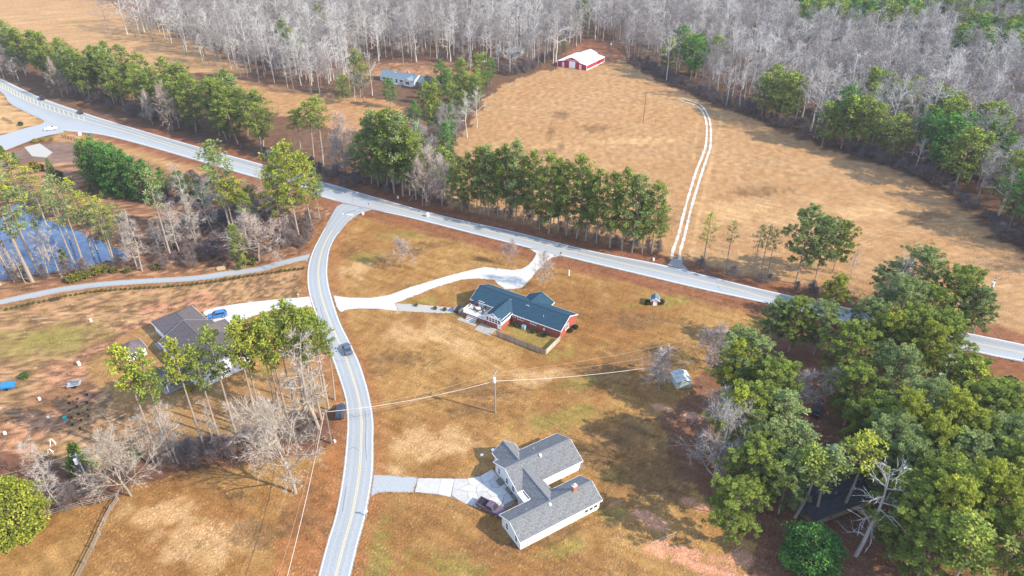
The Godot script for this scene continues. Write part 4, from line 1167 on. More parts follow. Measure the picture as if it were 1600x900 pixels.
func dark_house() -> void:
	var o := Vector3(51.26, 2.6, -83)
	var t := thing("dark_house", "dark roofed house half hidden under the big pines", "house", Vector3(o.x, 0, o.z), deg_to_rad(22))
	var roof := lin(0.052, 0.05, 0.06)
	trim_mat = M.dark_trim
	wing(t, 8.0, -5.5, 15.6, 10.6, 2.7, 4.7, 0, M.siding, lin(0.10, 0.095, 0.09), M.roof, roof, 0.5, 0.4)
	wing(t, 4.8, -10.5, 8.0, 6.0, 2.6, 4.2, PI / 2, M.siding, lin(0.10, 0.095, 0.09), M.roof, roof, 0.4, 0.4)
	trim_mat = M.trim
	var pb := tinted(lin(0.46, 0.33, 0.2))
	for i in 52: pb.box(Vector3(0.3 + 0.3 * i, 0.55, 1.1), Vector3(0.28, 0.06, 2.4))
	obj("porch_boards", pb, M.wood, t)
	var rb := tinted(lin(0.45, 0.36, 0.26))
	rb.box(Vector3(8.0, 1.5, 2.28), Vector3(15.8, 0.08, 0.1))
	for i in 27: rb.box(Vector3(0.2 + 0.6 * i, 0.9, 2.28), Vector3(0.06, 1.2, 0.06))
	obj("porch_railing", rb, M.wood, t)
	for i in 5:
		var q := tinted(lin(0.14, 0.1, 0.08))
		q.box(Vector3(0.3 + 3.85 * i, 1.1, 2.2), Vector3(0.14, 3.0, 0.14))
		obj("porch_post", q, M.wood, t)
	var pr := tinted(roof * 1.2)
	pr.slab(Vector3(-0.2, 2.2, 2.6), Vector3(16.0, 2.2, 2.6), Vector3(16.0, 2.75, 0.1), Vector3(-0.2, 2.75, 0.1), 0.1)
	obj("porch_roof", pr, M.roof, t)
	for x in [3.0, 6.0, 11.0]: window(t, Vector3(x, 1.6, -0.18), 0, 1.0, 1.2, 2)
	var c := Vector3(63.26, 3.4, -94.22)
	var m := thing("metal_canopy", "pale ribbed metal canopy roof behind the dark house", "canopy", Vector3(c.x, 0, c.z), deg_to_rad(-40))
	for i in 6:
		var sb := tinted(lin(0.62, 0.68, 0.72) * rng.randf_range(0.85, 1.05))
		sb.slab(Vector3(-3.4 + 1.15 * i, 3.1, 2.0), Vector3(-2.3 + 1.15 * i, 3.1, 2.0), Vector3(-2.3 + 1.15 * i, 3.7, -2.0), Vector3(-3.4 + 1.15 * i, 3.7, -2.0), 0.04)
		obj("panel", sb, M.sheet, m)
	for x in [-3.2, 3.2]:
		for z in [-1.8, 1.8]:
			var q := tinted(lin(0.3, 0.3, 0.3))
			q.box(Vector3(x, 1.2, z), Vector3(0.12, 3.9, 0.12))
			obj("post", q, M.metal, m)

func sheds() -> void:
	# brick well house near the highway
	var q := Vector3(37.14, 0, -151.55)
	var t := thing("well_house", "tiny brick well house with blue roof between two dark bushes", "shed", q, deg_to_rad(-8))
	wing(t, 0, -0.9, 2.2, 1.8, 1.7, 2.45, PI / 2, M.brick, lin(0.42, 0.15, 0.1), M.roof, lin(0.12, 0.19, 0.27), 0.25, 0.2)
	door(t, Vector3(0, 0, 0.2), 0, 0.8, 1.4, lin(0.8, 0.8, 0.78))
	var wp := tinted(lin(0.8, 0.8, 0.78))
	wp.box(Vector3(0, 1.8, 0.24), Vector3(1.7, 0.4, 0.05))
	obj("gable_board", wp, M.plain, t)
	round_shrub(q + Vector3(-1.8, 0, -0.6), 0.75, lin(0.05, 0.055, 0.03), "dark round bush on the brick house side of the tiny well house")
	round_shrub(q + Vector3(1.8, 0, -0.7), 0.8, lin(0.07, 0.05, 0.035), "dark round bush on the highway side of the tiny well house")
	# grey metal shed
	var c := Vector3(37.61, 0, -118.57)
	var s := thing("metal_shed", "small weathered grey metal shed with dented gable roof by bare trees", "shed", c, deg_to_rad(8))
	wing(s, 0, -1.6, 3.4, 3.2, 2.0, 2.7, PI / 2, M.sheet, lin(0.36, 0.42, 0.42), M.sheet, lin(0.45, 0.52, 0.54), 0.15, 0.15)
	for x in [-0.45, 0.45]:
		var d := tinted(lin(0.33, 0.4, 0.38))
		d.box(Vector3(x, 0.9, 0.13), Vector3(0.86, 1.8, 0.05))
		obj("door_leaf", d, M.sheet, s)
	var tb := tinted(lin(0.7, 0.72, 0.7))
	for x in [-1.6, 1.6]: tb.box(Vector3(x, 1.0, 0.14), Vector3(0.1, 2.0, 0.06))
	obj("corner_trim", tb, M.plain, s)
	# roof corner of a building seen between the pines
	var f := Vector3(2.23, 2.5, -417.13)
	var fs := thing("woods_shed", "small grey roofed shed at the edge of the bare woods west of the barn", "shed", Vector3(f.x, 0, f.z), deg_to_rad(-20))
	wing(fs, 0, 0, 8.0, 6.0, 2.6, 4.2, 0, M.siding, lin(0.4, 0.4, 0.4), M.roof, lin(0.3, 0.33, 0.36))
	var n := Vector3(83.31, 2.6, -85.43)
	var ns := thing("pale_roof_shed", "pale roofed shed showing through the big pine crowns", "shed", Vector3(n.x, 0, n.z), deg_to_rad(-10))
	wing(ns, 0, 0, 5.0, 4.0, 2.4, 3.3, 0, M.siding, lin(0.6, 0.6, 0.58), M.sheet, lin(0.7, 0.72, 0.74))
	var h := Vector3(143.14, 0, -388.44)
	var hs := thing("camper_shed", "cream shed glimpsed among the bare trees of the far woods", "shed", h, deg_to_rad(15))
	wing(hs, 0, 0, 6.0, 3.4, 2.4, 3.2, 0, M.siding, lin(0.6, 0.55, 0.45), M.sheet, lin(0.7, 0.68, 0.62))

# ---------------------------------------------------------------- vehicles
func loft(mb: Mb, st: Array) -> void:   # stations [x, y bottom, y top, half width bottom, half width top]
	for i in st.size() - 1:
		var a: Array = st[i]
		var b: Array = st[i + 1]
		var p := []
		for s in [a, b]:
			var sh: float = (s[2] - s[1]) * 0.14
			p.append([Vector3(s[0], s[1], s[3]), Vector3(s[0], s[2] - sh, s[4]), Vector3(s[0], s[2], s[4] - sh * 1.4), Vector3(s[0], s[2], -s[4] + sh * 1.4), Vector3(s[0], s[2] - sh, -s[4]), Vector3(s[0], s[1], -s[3])])
		for k in 6:
			var n := (k + 1) % 6
			mb.quad(p[0][k], p[1][k], p[1][n], p[0][n])
		if i == 0:
			mb.quad(p[0][0], p[0][1], p[0][4], p[0][5]); mb.quad(p[0][1], p[0][2], p[0][3], p[0][4])
		if i == st.size() - 2:
			mb.quad(p[1][5], p[1][4], p[1][1], p[1][0]); mb.quad(p[1][4], p[1][3], p[1][2], p[1][1])

func car(called: String, label: String, category: String, at: Vector3, turn: float, paint: Color, kind: String) -> Node3D:   # front towards +x
	var t := thing(called, label, category, at, turn, "")
	var b := tinted(paint)
	var l := 2.35
	if kind == "pickup":
		l = 2.75
		loft(b, [[-2.75, 0.45, 0.95, 0.9, 0.9], [-0.75, 0.4, 0.97, 0.95, 0.94], [-0.7, 0.4, 1.05, 0.95, 0.94], [1.15, 0.4, 1.08, 0.95, 0.93], [2.45, 0.42, 1.0, 0.93, 0.86], [2.75, 0.5, 0.85, 0.85, 0.78]])
	else:
		loft(b, [[-2.35, 0.45, 0.85, 0.82, 0.78], [-2.1, 0.32, 1.0, 0.9, 0.86], [0.9, 0.3, 0.98, 0.92, 0.88], [1.9, 0.32, 0.9, 0.9, 0.82], [2.35, 0.42, 0.72, 0.78, 0.7]])
	obj("body", b, M.car_paint, t)
	var c := tinted(paint)
	var cab := [[-0.7, 1.0, 1.02, 0.86, 0.84], [-0.55, 1.0, 1.72, 0.87, 0.74], [0.55, 1.0, 1.74, 0.87, 0.74], [1.2, 1.0, 1.05, 0.86, 0.84]]
	if kind == "suv": cab = [[-2.2, 0.95, 1.0, 0.84, 0.8], [-1.85, 0.95, 1.62, 0.86, 0.7], [0.2, 0.95, 1.68, 0.87, 0.7], [1.1, 0.95, 1.0, 0.84, 0.8]]
	if kind == "sedan": cab = [[-1.6, 0.92, 0.98, 0.84, 0.8], [-0.9, 0.92, 1.42, 0.85, 0.68], [0.2, 0.92, 1.45, 0.85, 0.68], [1.05, 0.92, 0.98, 0.84, 0.8]]
	loft(c, cab)
	obj("cabin", c, M.car_paint, t)
	var a0: Array = cab[0]
	var a1: Array = cab[1]
	var a2: Array = cab[2]
	var a3: Array = cab[3]
	var ws := Mb.new()
	var o := Vector3(0.03, 0.03, 0)
	ws.quad(Vector3(a3[0] - 0.04, a3[2] + 0.02, 0.7) + o, Vector3(a3[0] - 0.04, a3[2] + 0.02, -0.7) + o, Vector3(a2[0] + 0.03, a2[2] - 0.05, -0.6) + o, Vector3(a2[0] + 0.03, a2[2] - 0.05, 0.6) + o)
	obj("windscreen", ws, M.glass, t)
	var rw := Mb.new()
	o = Vector3(-0.03, 0.03, 0)
	rw.quad(Vector3(a0[0] + 0.02, a0[2] + 0.05, -0.68) + o, Vector3(a0[0] + 0.02, a0[2] + 0.05, 0.68) + o, Vector3(a1[0] - 0.03, a1[2] - 0.06, 0.58) + o, Vector3(a1[0] - 0.03, a1[2] - 0.06, -0.58) + o)
	obj("rear_window", rw, M.glass, t)
	for s in [-1.0, 1.0]:
		var sw := Mb.new()
		var z0: float = s * (0.885)
		var z1: float = s * (a1[4] + 0.045)
		var q := [Vector3(a0[0] + 0.3, 1.06, z0), Vector3(a3[0] - 0.3, 1.06, z0), Vector3(a2[0] - 0.02, a2[2] - 0.16, z1), Vector3(a1[0] + 0.08, a1[2] - 0.16, z1)]
		if s < 0: q.reverse()
		sw.quad(q[0], q[1], q[2], q[3])
		obj("side_window", sw, M.glass, t)
		var mi := tinted(paint)
		mi.box(Vector3(a3[0] - 0.35, 1.1, s * 1.02), Vector3(0.12, 0.14, 0.2))
		obj("mirror", mi, M.car_paint, t)
		for x in [-l * 0.62, l * 0.6]:
			var w := Mb.new()
			w.tube(Vector3(x, 0.34, s * 0.70), Vector3(x, 0.34, s * 0.95), 0.35, 0.35, 14)
			w.tube(Vector3(x, 0.34, s * 0.94), Vector3(x, 0.34, s * 0.951), 0.35, 0.21, 14)
			var wo := obj("wheel", w, M.tyre, t)
			var r := tinted(lin(0.5, 0.5, 0.5))
			r.tube(Vector3(x, 0.34, s * 0.7), Vector3(x, 0.34, s * 0.945), 0.21, 0.2, 10, true)
			obj("rim", r, M.metal, wo)
		var hl := Mb.new()
		hl.box(Vector3(l - 0.06, 0.68, s * 0.6), Vector3(0.14, 0.14, 0.26))
		obj("headlight", hl, M.lamp_glass, t)
		var tl := tinted(lin(0.3, 0.02, 0.02))
		tl.box(Vector3(-l + 0.02, 0.75, s * 0.68), Vector3(0.12, 0.2, 0.16))
		obj("tail_light", tl, M.plain, t)
	if kind == "pickup":
		var bd := tinted(lin(0.02, 0.02, 0.028))
		bd.box(Vector3(-1.72, 0.96, 0), Vector3(1.8, 0.06, 1.5))
		obj("bed_liner", bd, M.plain, t)
		for s in [-1.0, 1.0]:
			var br := tinted(paint)
			br.box(Vector3(-1.72, 1.05, s * 0.86), Vector3(2.0, 0.24, 0.12))
			obj("bed_side", br, M.car_paint, t)
		var tg := tinted(paint)
		tg.box(Vector3(-2.68, 1.02, 0), Vector3(0.1, 0.3, 1.6))
		obj("tailgate", tg, M.car_paint, t)
	return t

func vehicles() -> void:
	car("pickup_truck", "plum coloured pickup with empty dark bed on the cracked slabs", "pickup truck", Vector3(-3.78, 0, -84.93) + Vector3(0, 0.02, 0), deg_to_rad(-32), lin(0.10, 0.055, 0.085), "pickup")
	car("blue_suv", "bright blue hatchback parked on the white driveway by the brown roof", "car", Vector3(-74.7, 0, -146.24) + Vector3(0, 0.012, 0), deg_to_rad(-158), lin(0.02, 0.13, 0.38), "suv")
	car("dark_suv", "dark blue car pulled over beside the side street under bare trees", "car", Vector3(-36.03, 0, -110.31), deg_to_rad(96), lin(0.022, 0.03, 0.055), "suv")
	var sh := car("dark_sedan", "dark car driving on the side street past the pines", "car", Vector3(-38.9, 0, -132.04) + Vector3(0, 0.025, 0), deg_to_rad(112), lin(0.07, 0.09, 0.13), "sedan")
	sh.set_meta("group", "")
	car("black_pickup", "black pickup on the highway ahead of the second dark car", "pickup truck", Vector3(-224.16, 0, -330.05) + Vector3(0, 0.035, 0), deg_to_rad(127), lin(0.012, 0.014, 0.02), "pickup")
	car("black_car", "black car on the highway behind the pickup at the hatched median", "car", Vector3(-194.74, 0, -308.89) + Vector3(0, 0.035, 0), deg_to_rad(128), lin(0.012, 0.012, 0.016), "suv")
	car("white_car", "white car turning out of the entrance road onto the highway", "car", Vector3(-195.58, 0, -286.64) + Vector3(0, 0.03, 0), deg_to_rad(25), lin(0.75, 0.77, 0.82), "sedan")
	car("white_truck", "white truck parked among the trees near the blue roofed house", "pickup truck", Vector3(-17.56, 0, -398.03), deg_to_rad(20), lin(0.75, 0.76, 0.8), "pickup")
	car("navy_car", "dark car parked on the drive of the blue roofed house", "car", Vector3(-27.2, 0, -369.18), deg_to_rad(10), lin(0.02, 0.03, 0.05), "suv")
	car("shaded_car", "black car parked on bare red soil between the big pines", "car", Vector3(64.21, 0, -110.9), deg_to_rad(60), lin(0.02, 0.024, 0.035), "suv")

# ---------------------------------------------------------------- poles, wires, small things
func sag_wire(mb: Mb, a: Vector3, b: Vector3, sag: float, r: float) -> void:
	var last := a
	for i in range(1, 17):
		var f := i / 16.0
		var p := a.lerp(b, f) - Vector3(0, sag * 4 * f * (1 - f), 0)
		mb.tube(last, p, r, r, 4)
		last = p

func utility_pole(label: String, at: Vector3, h: float, trans: bool, arm: float, c: Color) -> Node3D:
	var t := thing("utility_pole", label, "utility pole", at, arm, "")
	var mb := tinted(c)
	mb.tube(Vector3(0, -0.5, 0), Vector3(0, h, 0), 0.19, 0.12, 8, true)
	obj("shaft", mb, M.bark, t)
	var cb := tinted(c * 0.8)
	cb.box(Vector3(0, h - 0.5, 0.12), Vector3(2.0, 0.12, 0.1))
	obj("crossarm", cb, M.wood, t)
	for x in [-0.9, 0.0, 0.9]:
		var ib := tinted(lin(0.6, 0.6, 0.6))
		ib.tube(Vector3(x, h - 0.44, 0.12), Vector3(x, h - 0.2, 0.12), 0.06, 0.04, 6, true)
		obj("insulator", ib, M.plain, t)
	if trans:
		var tb := tinted(lin(0.72, 0.75, 0.78))
		tb.tube(Vector3(-0.42, h - 2.4, 0.1), Vector3(-0.42, h - 1.3, 0.1), 0.3, 0.3, 12, true)
		tb.tube(Vector3(-0.42, h - 1.3, 0.1), Vector3(-0.42, h - 1.1, 0.1), 0.06, 0.06, 6)
		obj("transformer", tb, M.plain, t)
	return t

func small_things() -> void:
	var grey := lin(0.42, 0.40, 0.37)
	var p1 := Vector3(-3.5, 0, -110.51)
	utility_pole("grey utility pole with white transformer alone in the brown lawn", p1, 11.0, true, deg_to_rad(70), grey)
	var p2 := Vector3(-36.02, 0, -101.7)
	utility_pole("short utility pole beside the side street under bare trees", p2, 9.0, false, deg_to_rad(60), lin(0.3, 0.27, 0.24))
	var p3 := Vector3(-76.76, 0, -88.6)
	utility_pole("slate grey utility pole with transformer above the rail fence", p3, 10.5, true, deg_to_rad(20), lin(0.33, 0.37, 0.42))
	utility_pole("tall brown utility pole standing alone in the tan field", Vector3(57.13, 0, -295.72), 14.0, false, 0.3, lin(0.30, 0.24, 0.18))
	utility_pole("utility pole with transformer beside the red barn", Vector3(55.69, 0, -402.27), 11.0, true, 0.2, lin(0.4, 0.34, 0.28))
	utility_pole("utility pole top showing above the pines across the highway", Vector3(113.03, 0, -139.3), 16.0, true, 0.4, lin(0.4, 0.38, 0.35))
	var stay := thing("guy_stub", "short leaning white stake at the foot of the field pole", "stake", Vector3(61.43, 0, -293.2))
	var sb := tinted(lin(0.6, 0.57, 0.5))
	sb.tube(Vector3(0, -0.2, 0), Vector3(-0.5, 3.0, -1.0), 0.06, 0.05, 5, true)
	obj("stake", sb, M.wood, stay)
	var top1 := p1 + Vector3(0, 8.6, 0)
	var e := Vector3(38.8, 8, -118.1)
	var wires := [["thick pale cable from the side street pole across to the lawn pole", p2 + Vector3(0, 8.2, 0), top1, 1.0, 0.06], ["thick pale cable from the lawn pole towards the big pines", top1, e, 1.0, 0.06],
		["thin brown wire across the lawn ending at the top of the lawn pole", Vector3(-29.57, 9.5, -101.82), p1 + Vector3(-0.5, 10.8, 0.1), 0.8, 0.03], ["thin brown wire hung below the pole top across the lawn", Vector3(-27.72, 9, -101.46), p1 + Vector3(0.3, 10.0, 0.1), 0.9, 0.03],
		["thin brown wire from the lawn pole top towards the bare grey trees", p1 + Vector3(-0.5, 10.8, 0.1), Vector3(38.34, 10, -122.98), 1.0, 0.03], ["lower thin brown wire from the lawn pole towards the bare grey trees", p1 + Vector3(0.3, 10.0, 0.1), Vector3(38.71, 9, -120.84), 1.0, 0.03],
		["white cable sloping from the short roadside pole past the big bare tree", p2 + Vector3(-0.3, 8.0, 0.2), Vector3(-33.86, 7, -62.76), 0.9, 0.055], ["thin pale wire running from the slate grey transformer pole to the west", p3 + Vector3(-0.8, 10.2, 0), Vector3(-93.87, 9, -83.43), 0.8, 0.03],
		["faint wire beside the white cable over the orange verge", p2 + Vector3(-0.6, 7.4, 0.2), Vector3(-35.36, 7, -62.76), 0.9, 0.025]]
	for w in wires:
		var mb := tinted(lin(0.45, 0.41, 0.37) if w[4] > 0.04 else lin(0.34, 0.25, 0.17))
		sag_wire(mb, w[1], w[2], w[3], w[4])
		tag(obj("power_line", mb, M.plain), w[0], "wire", "")
	# mail boxes and signs
	for q in [[Vector3(-25.81, 0, -83.65), lin(0.8, 0.8, 0.8), "white mailbox on its post at the edge of the side street", 0.0], [Vector3(14.18, 0, -177.28), lin(0.04, 0.04, 0.04), "black mailbox at the highway mouth of the loop driveway", 1.0], [Vector3(-56.33, 0, -154.93), lin(0.35, 0.3, 0.28), "dark mailbox beside the white driveway and side street", 0.4], [Vector3(117.75, 0, -127.41), lin(0.03, 0.06, 0.07), "dark mailbox at the lower edge of the highway", 0.6]]:
		var t := thing("mailbox", q[2], "mailbox", q[0], q[3])
		var pb := tinted(lin(0.5, 0.45, 0.4))
		pb.box(Vector3(0, 0.35, 0), Vector3(0.14, 1.5, 0.14))
		obj("post", pb, M.wood, t)
		var bb := tinted(q[1])
		bb.box(Vector3(0, 1.2, 0), Vector3(0.6, 0.22, 0.26))
		bb.tube(Vector3(-0.3, 1.31, 0), Vector3(0.3, 1.31, 0), 0.13, 0.13, 10, true)
		obj("box", bb, M.plain, t)
	for q in [[Vector3(-27.35, 0, -203.83), "low white utility box on the verge by the road junction", lin(0.7, 0.7, 0.66), Vector3(1.0, 1.1, 0.7)], [Vector3(15.87, 0, -166.77), "white marker post standing in the brown lawn by the highway", lin(0.78, 0.76, 0.72), Vector3(0.4, 1.6, 0.4)], [Vector3(-48.53, 0, -205.24), "pale stone marker at the tip of the junction lawn", lin(0.6, 0.55, 0.48), Vector3(1.0, 0.6, 0.5)],
		[Vector3(-99.5, 0, -126.7), "cream plastic drum on the red clay bank", lin(0.72, 0.68, 0.5), Vector3(0.7, 0.9, 0.7)], [Vector3(-105.98, 0, -144.53), "white bucket among the scrub of the rough yard", lin(0.75, 0.75, 0.72), Vector3(0.6, 0.5, 0.6)], [Vector3(-101.77, 0, -114.75), "white bucket on the bare red clay", lin(0.75, 0.75, 0.75), Vector3(0.55, 0.5, 0.55)], [Vector3(-102.73, 0, -104.23), "white bucket at the edge of the rough yard by bare saplings", lin(0.75, 0.75, 0.72), Vector3(0.6, 0.5, 0.6)],
		[Vector3(-92.89, 0, -108.55), "small teal tub beside the planting rows", lin(0.04, 0.28, 0.28), Vector3(0.9, 0.5, 0.7)], [Vector3(-96.81, 0, -109.13), "white flat cover lying in the rough yard beside the teal tub", lin(0.7, 0.7, 0.7), Vector3(0.5, 0.2, 0.5)], [Vector3(-5.88, 0, -98.39), "white round septic cover further from the grey house", lin(0.8, 0.8, 0.78), Vector3(0.7, 0.12, 0.7)], [Vector3(-3.79, 0, -99.76), "white round septic cover close to the grey house roof", lin(0.8, 0.8, 0.78), Vector3(0.7, 0.12, 0.7)],
		[Vector3(54.48, 0, -84.93), "bright yellow bin at the corner of the dark house", lin(0.75, 0.45, 0.02), Vector3(0.8, 0.9, 0.7)], [Vector3(54.14, 0, -86.52), "pale blue ladder rack leaning by the dark house", lin(0.4, 0.52, 0.6), Vector3(0.5, 1.4, 0.3)], [Vector3(-120.43, 0, -154.3), "black tarpaulin heap beside the asphalt path", lin(0.04, 0.035, 0.035), Vector3(1.9, 0.4, 1.0)],
		[Vector3(-180.03, 0, -280.33), "white utility box on the pale verge of the highway", lin(0.7, 0.7, 0.68), Vector3(1.2, 1.0, 0.8)], [Vector3(-174.71, 0, -278.78), "dark green utility box on the pale verge of the highway", lin(0.07, 0.11, 0.1), Vector3(1.4, 1.1, 1.0)], [Vector3(-38.79, 0, -217.61), "small white marker at the foot of the pine row", lin(0.75, 0.75, 0.7), Vector3(0.5, 0.8, 0.4)], [Vector3(40.84, 0, -175.03), "small white marker beside the farm track mouth", lin(0.75, 0.75, 0.7), Vector3(0.5, 0.7, 0.4)],
		[Vector3(-35.46, 0, -102.05), "pale stone at the foot of the short roadside pole", lin(0.62, 0.58, 0.5), Vector3(0.5, 0.35, 0.4)], [Vector3(51.56, 0, -87.11), "pale grey bench frame in the shade by the dark house", lin(0.45, 0.48, 0.5), Vector3(1.4, 0.5, 0.6)]]:
		var s: Vector3 = q[3]
		var mb := tinted(q[2])
		if s.x == s.z or absf(s.x - s.z) < 0.05: mb.tube(Vector3(0, -0.15, 0), Vector3(0, s.y, 0), s.x / 2, s.x / 2 * 0.92, 12, true)
		else:
			var b := Vector3(s.x * 0.46, 0, s.z * 0.46)
			mb.hexa(Vector3(-s.x / 2, -0.2, s.z / 2), Vector3(s.x / 2, -0.2, s.z / 2), Vector3(s.x / 2, -0.2, -s.z / 2), Vector3(-s.x / 2, -0.2, -s.z / 2), Vector3(-b.x, s.y, b.z), Vector3(b.x, s.y, b.z), Vector3(b.x, s.y, -b.z), Vector3(-b.x, s.y, -b.z))
			mb.box(Vector3(0, s.y + 0.02, 0), Vector3(s.x * 0.98, 0.05, s.z * 0.98))
		var nm: String = "utility_box"
		for k in ["drum", "bucket", "tub", "cover", "bin", "rack", "tarpaulin", "post", "marker", "stone", "bench"]:
			if k in q[1]:
				nm = k
				break
		var o := obj("yard_" + nm, mb, M.plain)
		o.position = q[0]
		o.rotation.y = rng.randf() * 3.0
		tag(o, q[1], nm, "")
	# red stop sign at the junction
	var ss := thing("stop_sign", "small red stop sign on a thin post at the road junction", "sign", Vector3(-47.03, 0, -208.59), deg_to_rad(-60))
	var pp := tinted(lin(0.5, 0.5, 0.5))
	pp.box(Vector3(0, 1.0, 0), Vector3(0.06, 2.4, 0.06))
	obj("post", pp, M.metal, ss)
	var pl := tinted(lin(0.45, 0.02, 0.02))
	pl.tube(Vector3(0, 2.25, 0.03), Vector3(0, 2.25, 0.06), 0.38, 0.38, 8, true)
	obj("plate", pl, M.plain, ss)
	var tx := TextMesh.new()
	var fo := SystemFont.new()
	fo.font_names = PackedStringArray(["Droid Sans"])
	tx.font = fo
	tx.text = "STOP"
	tx.font_size = 24
	tx.pixel_size = 0.009
	tx.depth = 0.01
	tx.material = M.trim
	var ti := MeshInstance3D.new()
	ti.name = "lettering"
	ti.mesh = tx
	ss.add_child(ti)
	ti.position = Vector3(0, 2.25, 0.068)
	# blue trailer, frame on wheels, climbing frame
	var bt := thing("tarp_trailer", "bright blue tarpaulin over a low trailer on the rough grass", "trailer", Vector3(-110.72, 0, -118.57), deg_to_rad(12))
	var tb := tinted(lin(0.02, 0.17, 0.5))
	tb.slab(Vector3(-1.3, 0.95, 0.9), Vector3(1.3, 0.85, 0.9), Vector3(1.3, 0.95, -0.9), Vector3(-1.3, 1.1, -0.9), 0.5)
	obj("tarpaulin", tb, M.plain, bt)
	var bw := Mb.new()
	for s in [-0.95, 0.95]: bw.tube(Vector3(0, 0.3, s - 0.08), Vector3(0, 0.3, s + 0.08), 0.32, 0.32, 10, true)
	obj("wheel", bw, M.tyre, bt)
	var tr := thing("utility_trailer", "grey flatbed trailer with side frame standing on red clay", "trailer", Vector3(-96.56, 0, -119.22), deg_to_rad(20))
	var fb := tinted(lin(0.30, 0.33, 0.38))
	fb.box(Vector3(0, 0.55, 0), Vector3(2.6, 0.12, 1.6))
	for z in [-0.8, 0.8]:
		fb.box(Vector3(0, 1.1, z), Vector3(2.6, 0.07, 0.06))
		for x in [-1.25, -0.4, 0.4, 1.25]: fb.box(Vector3(x, 0.85, z), Vector3(0.06, 0.55, 0.06))
	fb.tube(Vector3(-1.3, 0.55, 0), Vector3(-2.4, 0.5, 0), 0.05, 0.05, 5)
	obj("bed", fb, M.plain, tr)
	var lb := tinted(lin(0.12, 0.13, 0.15))
	lb.box(Vector3(0.3, 0.8, 0), Vector3(1.3, 0.4, 1.0))
	obj("load", lb, M.plain, tr)
	var tw := Mb.new()
	for s in [-0.9, 0.9]: tw.tube(Vector3(0.2, 0.3, s - 0.08), Vector3(0.2, 0.3, s + 0.08), 0.32, 0.32, 10, true)
	obj("wheel", tw, M.tyre, tr)
	var n := 0
	for q in [Vector3(-91.39, 0, -101.34), Vector3(-90.53, 0, -98.9)]:
		var es := thing("white_trestle", ["taller white trestle in the rough yard", "shorter white trestle in the rough yard nearer the bare saplings"][n], "trestle", q, 0.4)
		var k := 1.0 - 0.25 * n
		for s in [-1.0, 1.0]:
			var lb2 := tinted(lin(0.75, 0.75, 0.75))
			lb2.tube(Vector3(s * 0.5, -0.1, 0.3), Vector3(s * 0.1, 1.5 * k, 0), 0.05, 0.05, 4)
			lb2.tube(Vector3(s * 0.5, -0.1, -0.3), Vector3(s * 0.1, 1.5 * k, 0), 0.05, 0.05, 4)
			obj("leg", lb2, M.plain, es)
		n += 1
	for q in [[Vector3(-87.11, 0, -111.1), Vector3(-83.19, 0, -107.78), "straight white pipe lying from the worn patch in the side yard"], [Vector3(-83.19, 0, -107.78), Vector3(-81.11, 0, -110.11), "bent on white pipe lying towards the pines in the side yard"], [Vector3(-121.13, 0, -145.1), Vector3(-117.25, 0, -145.38), "pale plank lying in the rough grass below the path"], [Vector3(23.69, 0, -77.83), Vector3(28.64, 0, -80.21), "pale pole lying across the pink clay patches"], [Vector3(37.32, 0, -76.16), Vector3(38.76, 0, -77.06), "short pale stick on the red soil under the big pines"]]:
		var mb := tinted(lin(0.5, 0.44, 0.36))
		mb.tube(q[0] + Vector3(0, 0.04, 0), q[1] + Vector3(0, 0.04, 0), 0.06, 0.06, 6, true)
		tag(obj("lying_pole", mb, M.wood), q[2], "pole", "")
	# log pile by the path
	var lp := thing("log_pile", "small pile of pale cut logs on the bank above the path", "log pile", Vector3(-82.28, 0, -169.93), 0.3)
	for i in 9:
		var g := tinted(lin(0.45, 0.33, 0.2))
		var y := 0.15 + 0.22 * (i / 4)
		g.tube(Vector3(-1.2 + rng.randf(), y, -0.6 + 0.4 * (i % 4)), Vector3(1.0 + rng.randf() * 0.6, y, -0.6 + 0.4 * (i % 4) + 0.2), 0.15, 0.13, 6, true)
		obj("log", g, M.wood, lp)
	rail_fence()
	dark_fences()

func rail_fence() -> void:
	for run in [[[Vector3(-83.72, 0, -82.53), Vector3(-81.94, 0, -83.79), Vector3(-79.63, 0, -84.79), Vector3(-77.3, 0, -85.8), Vector3(-74.55, 0, -86.52), Vector3(-71.91, 0, -87.56)], "three rail split fence under the bare trees above the grey corner", -1.0], [[Vector3(-71.39, 0, -86.96), Vector3(-71.61, 0, -84.79), Vector3(-71.37, 0, -81.98), Vector3(-71.05, 0, -79.54), Vector3(-70.7, 0, -76.67), Vector3(-70.45, 0, -73.67), Vector3(-70.15, 0, -70.1)], "three rail split fence running down the slope from the corner", 1.0]]:
		var p: Array = run[0]
		var t := thing("rail_fence", run[1], "fence", p[0], 0.0, "split rail fences by the bare trees")
		for i in p.size():
			var a: Vector3 = p[i] - p[0]
			var mb := tinted(jit(lin(0.30, 0.255, 0.21), 0.15))
			mb.box(a + Vector3(0, 0.5, 0), Vector3(0.16, 2.0, 0.16), 0.4)
			obj("post", mb, M.wood, t)
			if i < p.size() - 1:
				var b: Vector3 = p[i + 1] - p[0]
				for y in [0.45, 0.85, 1.25]:
					var rb := tinted(jit(lin(0.30, 0.25, 0.20), 0.2))
					rb.tube(a + Vector3(0, y, 0), b + Vector3(0, y, 0), 0.07, 0.07, 5)
					obj("rail", rb, M.wood, t)

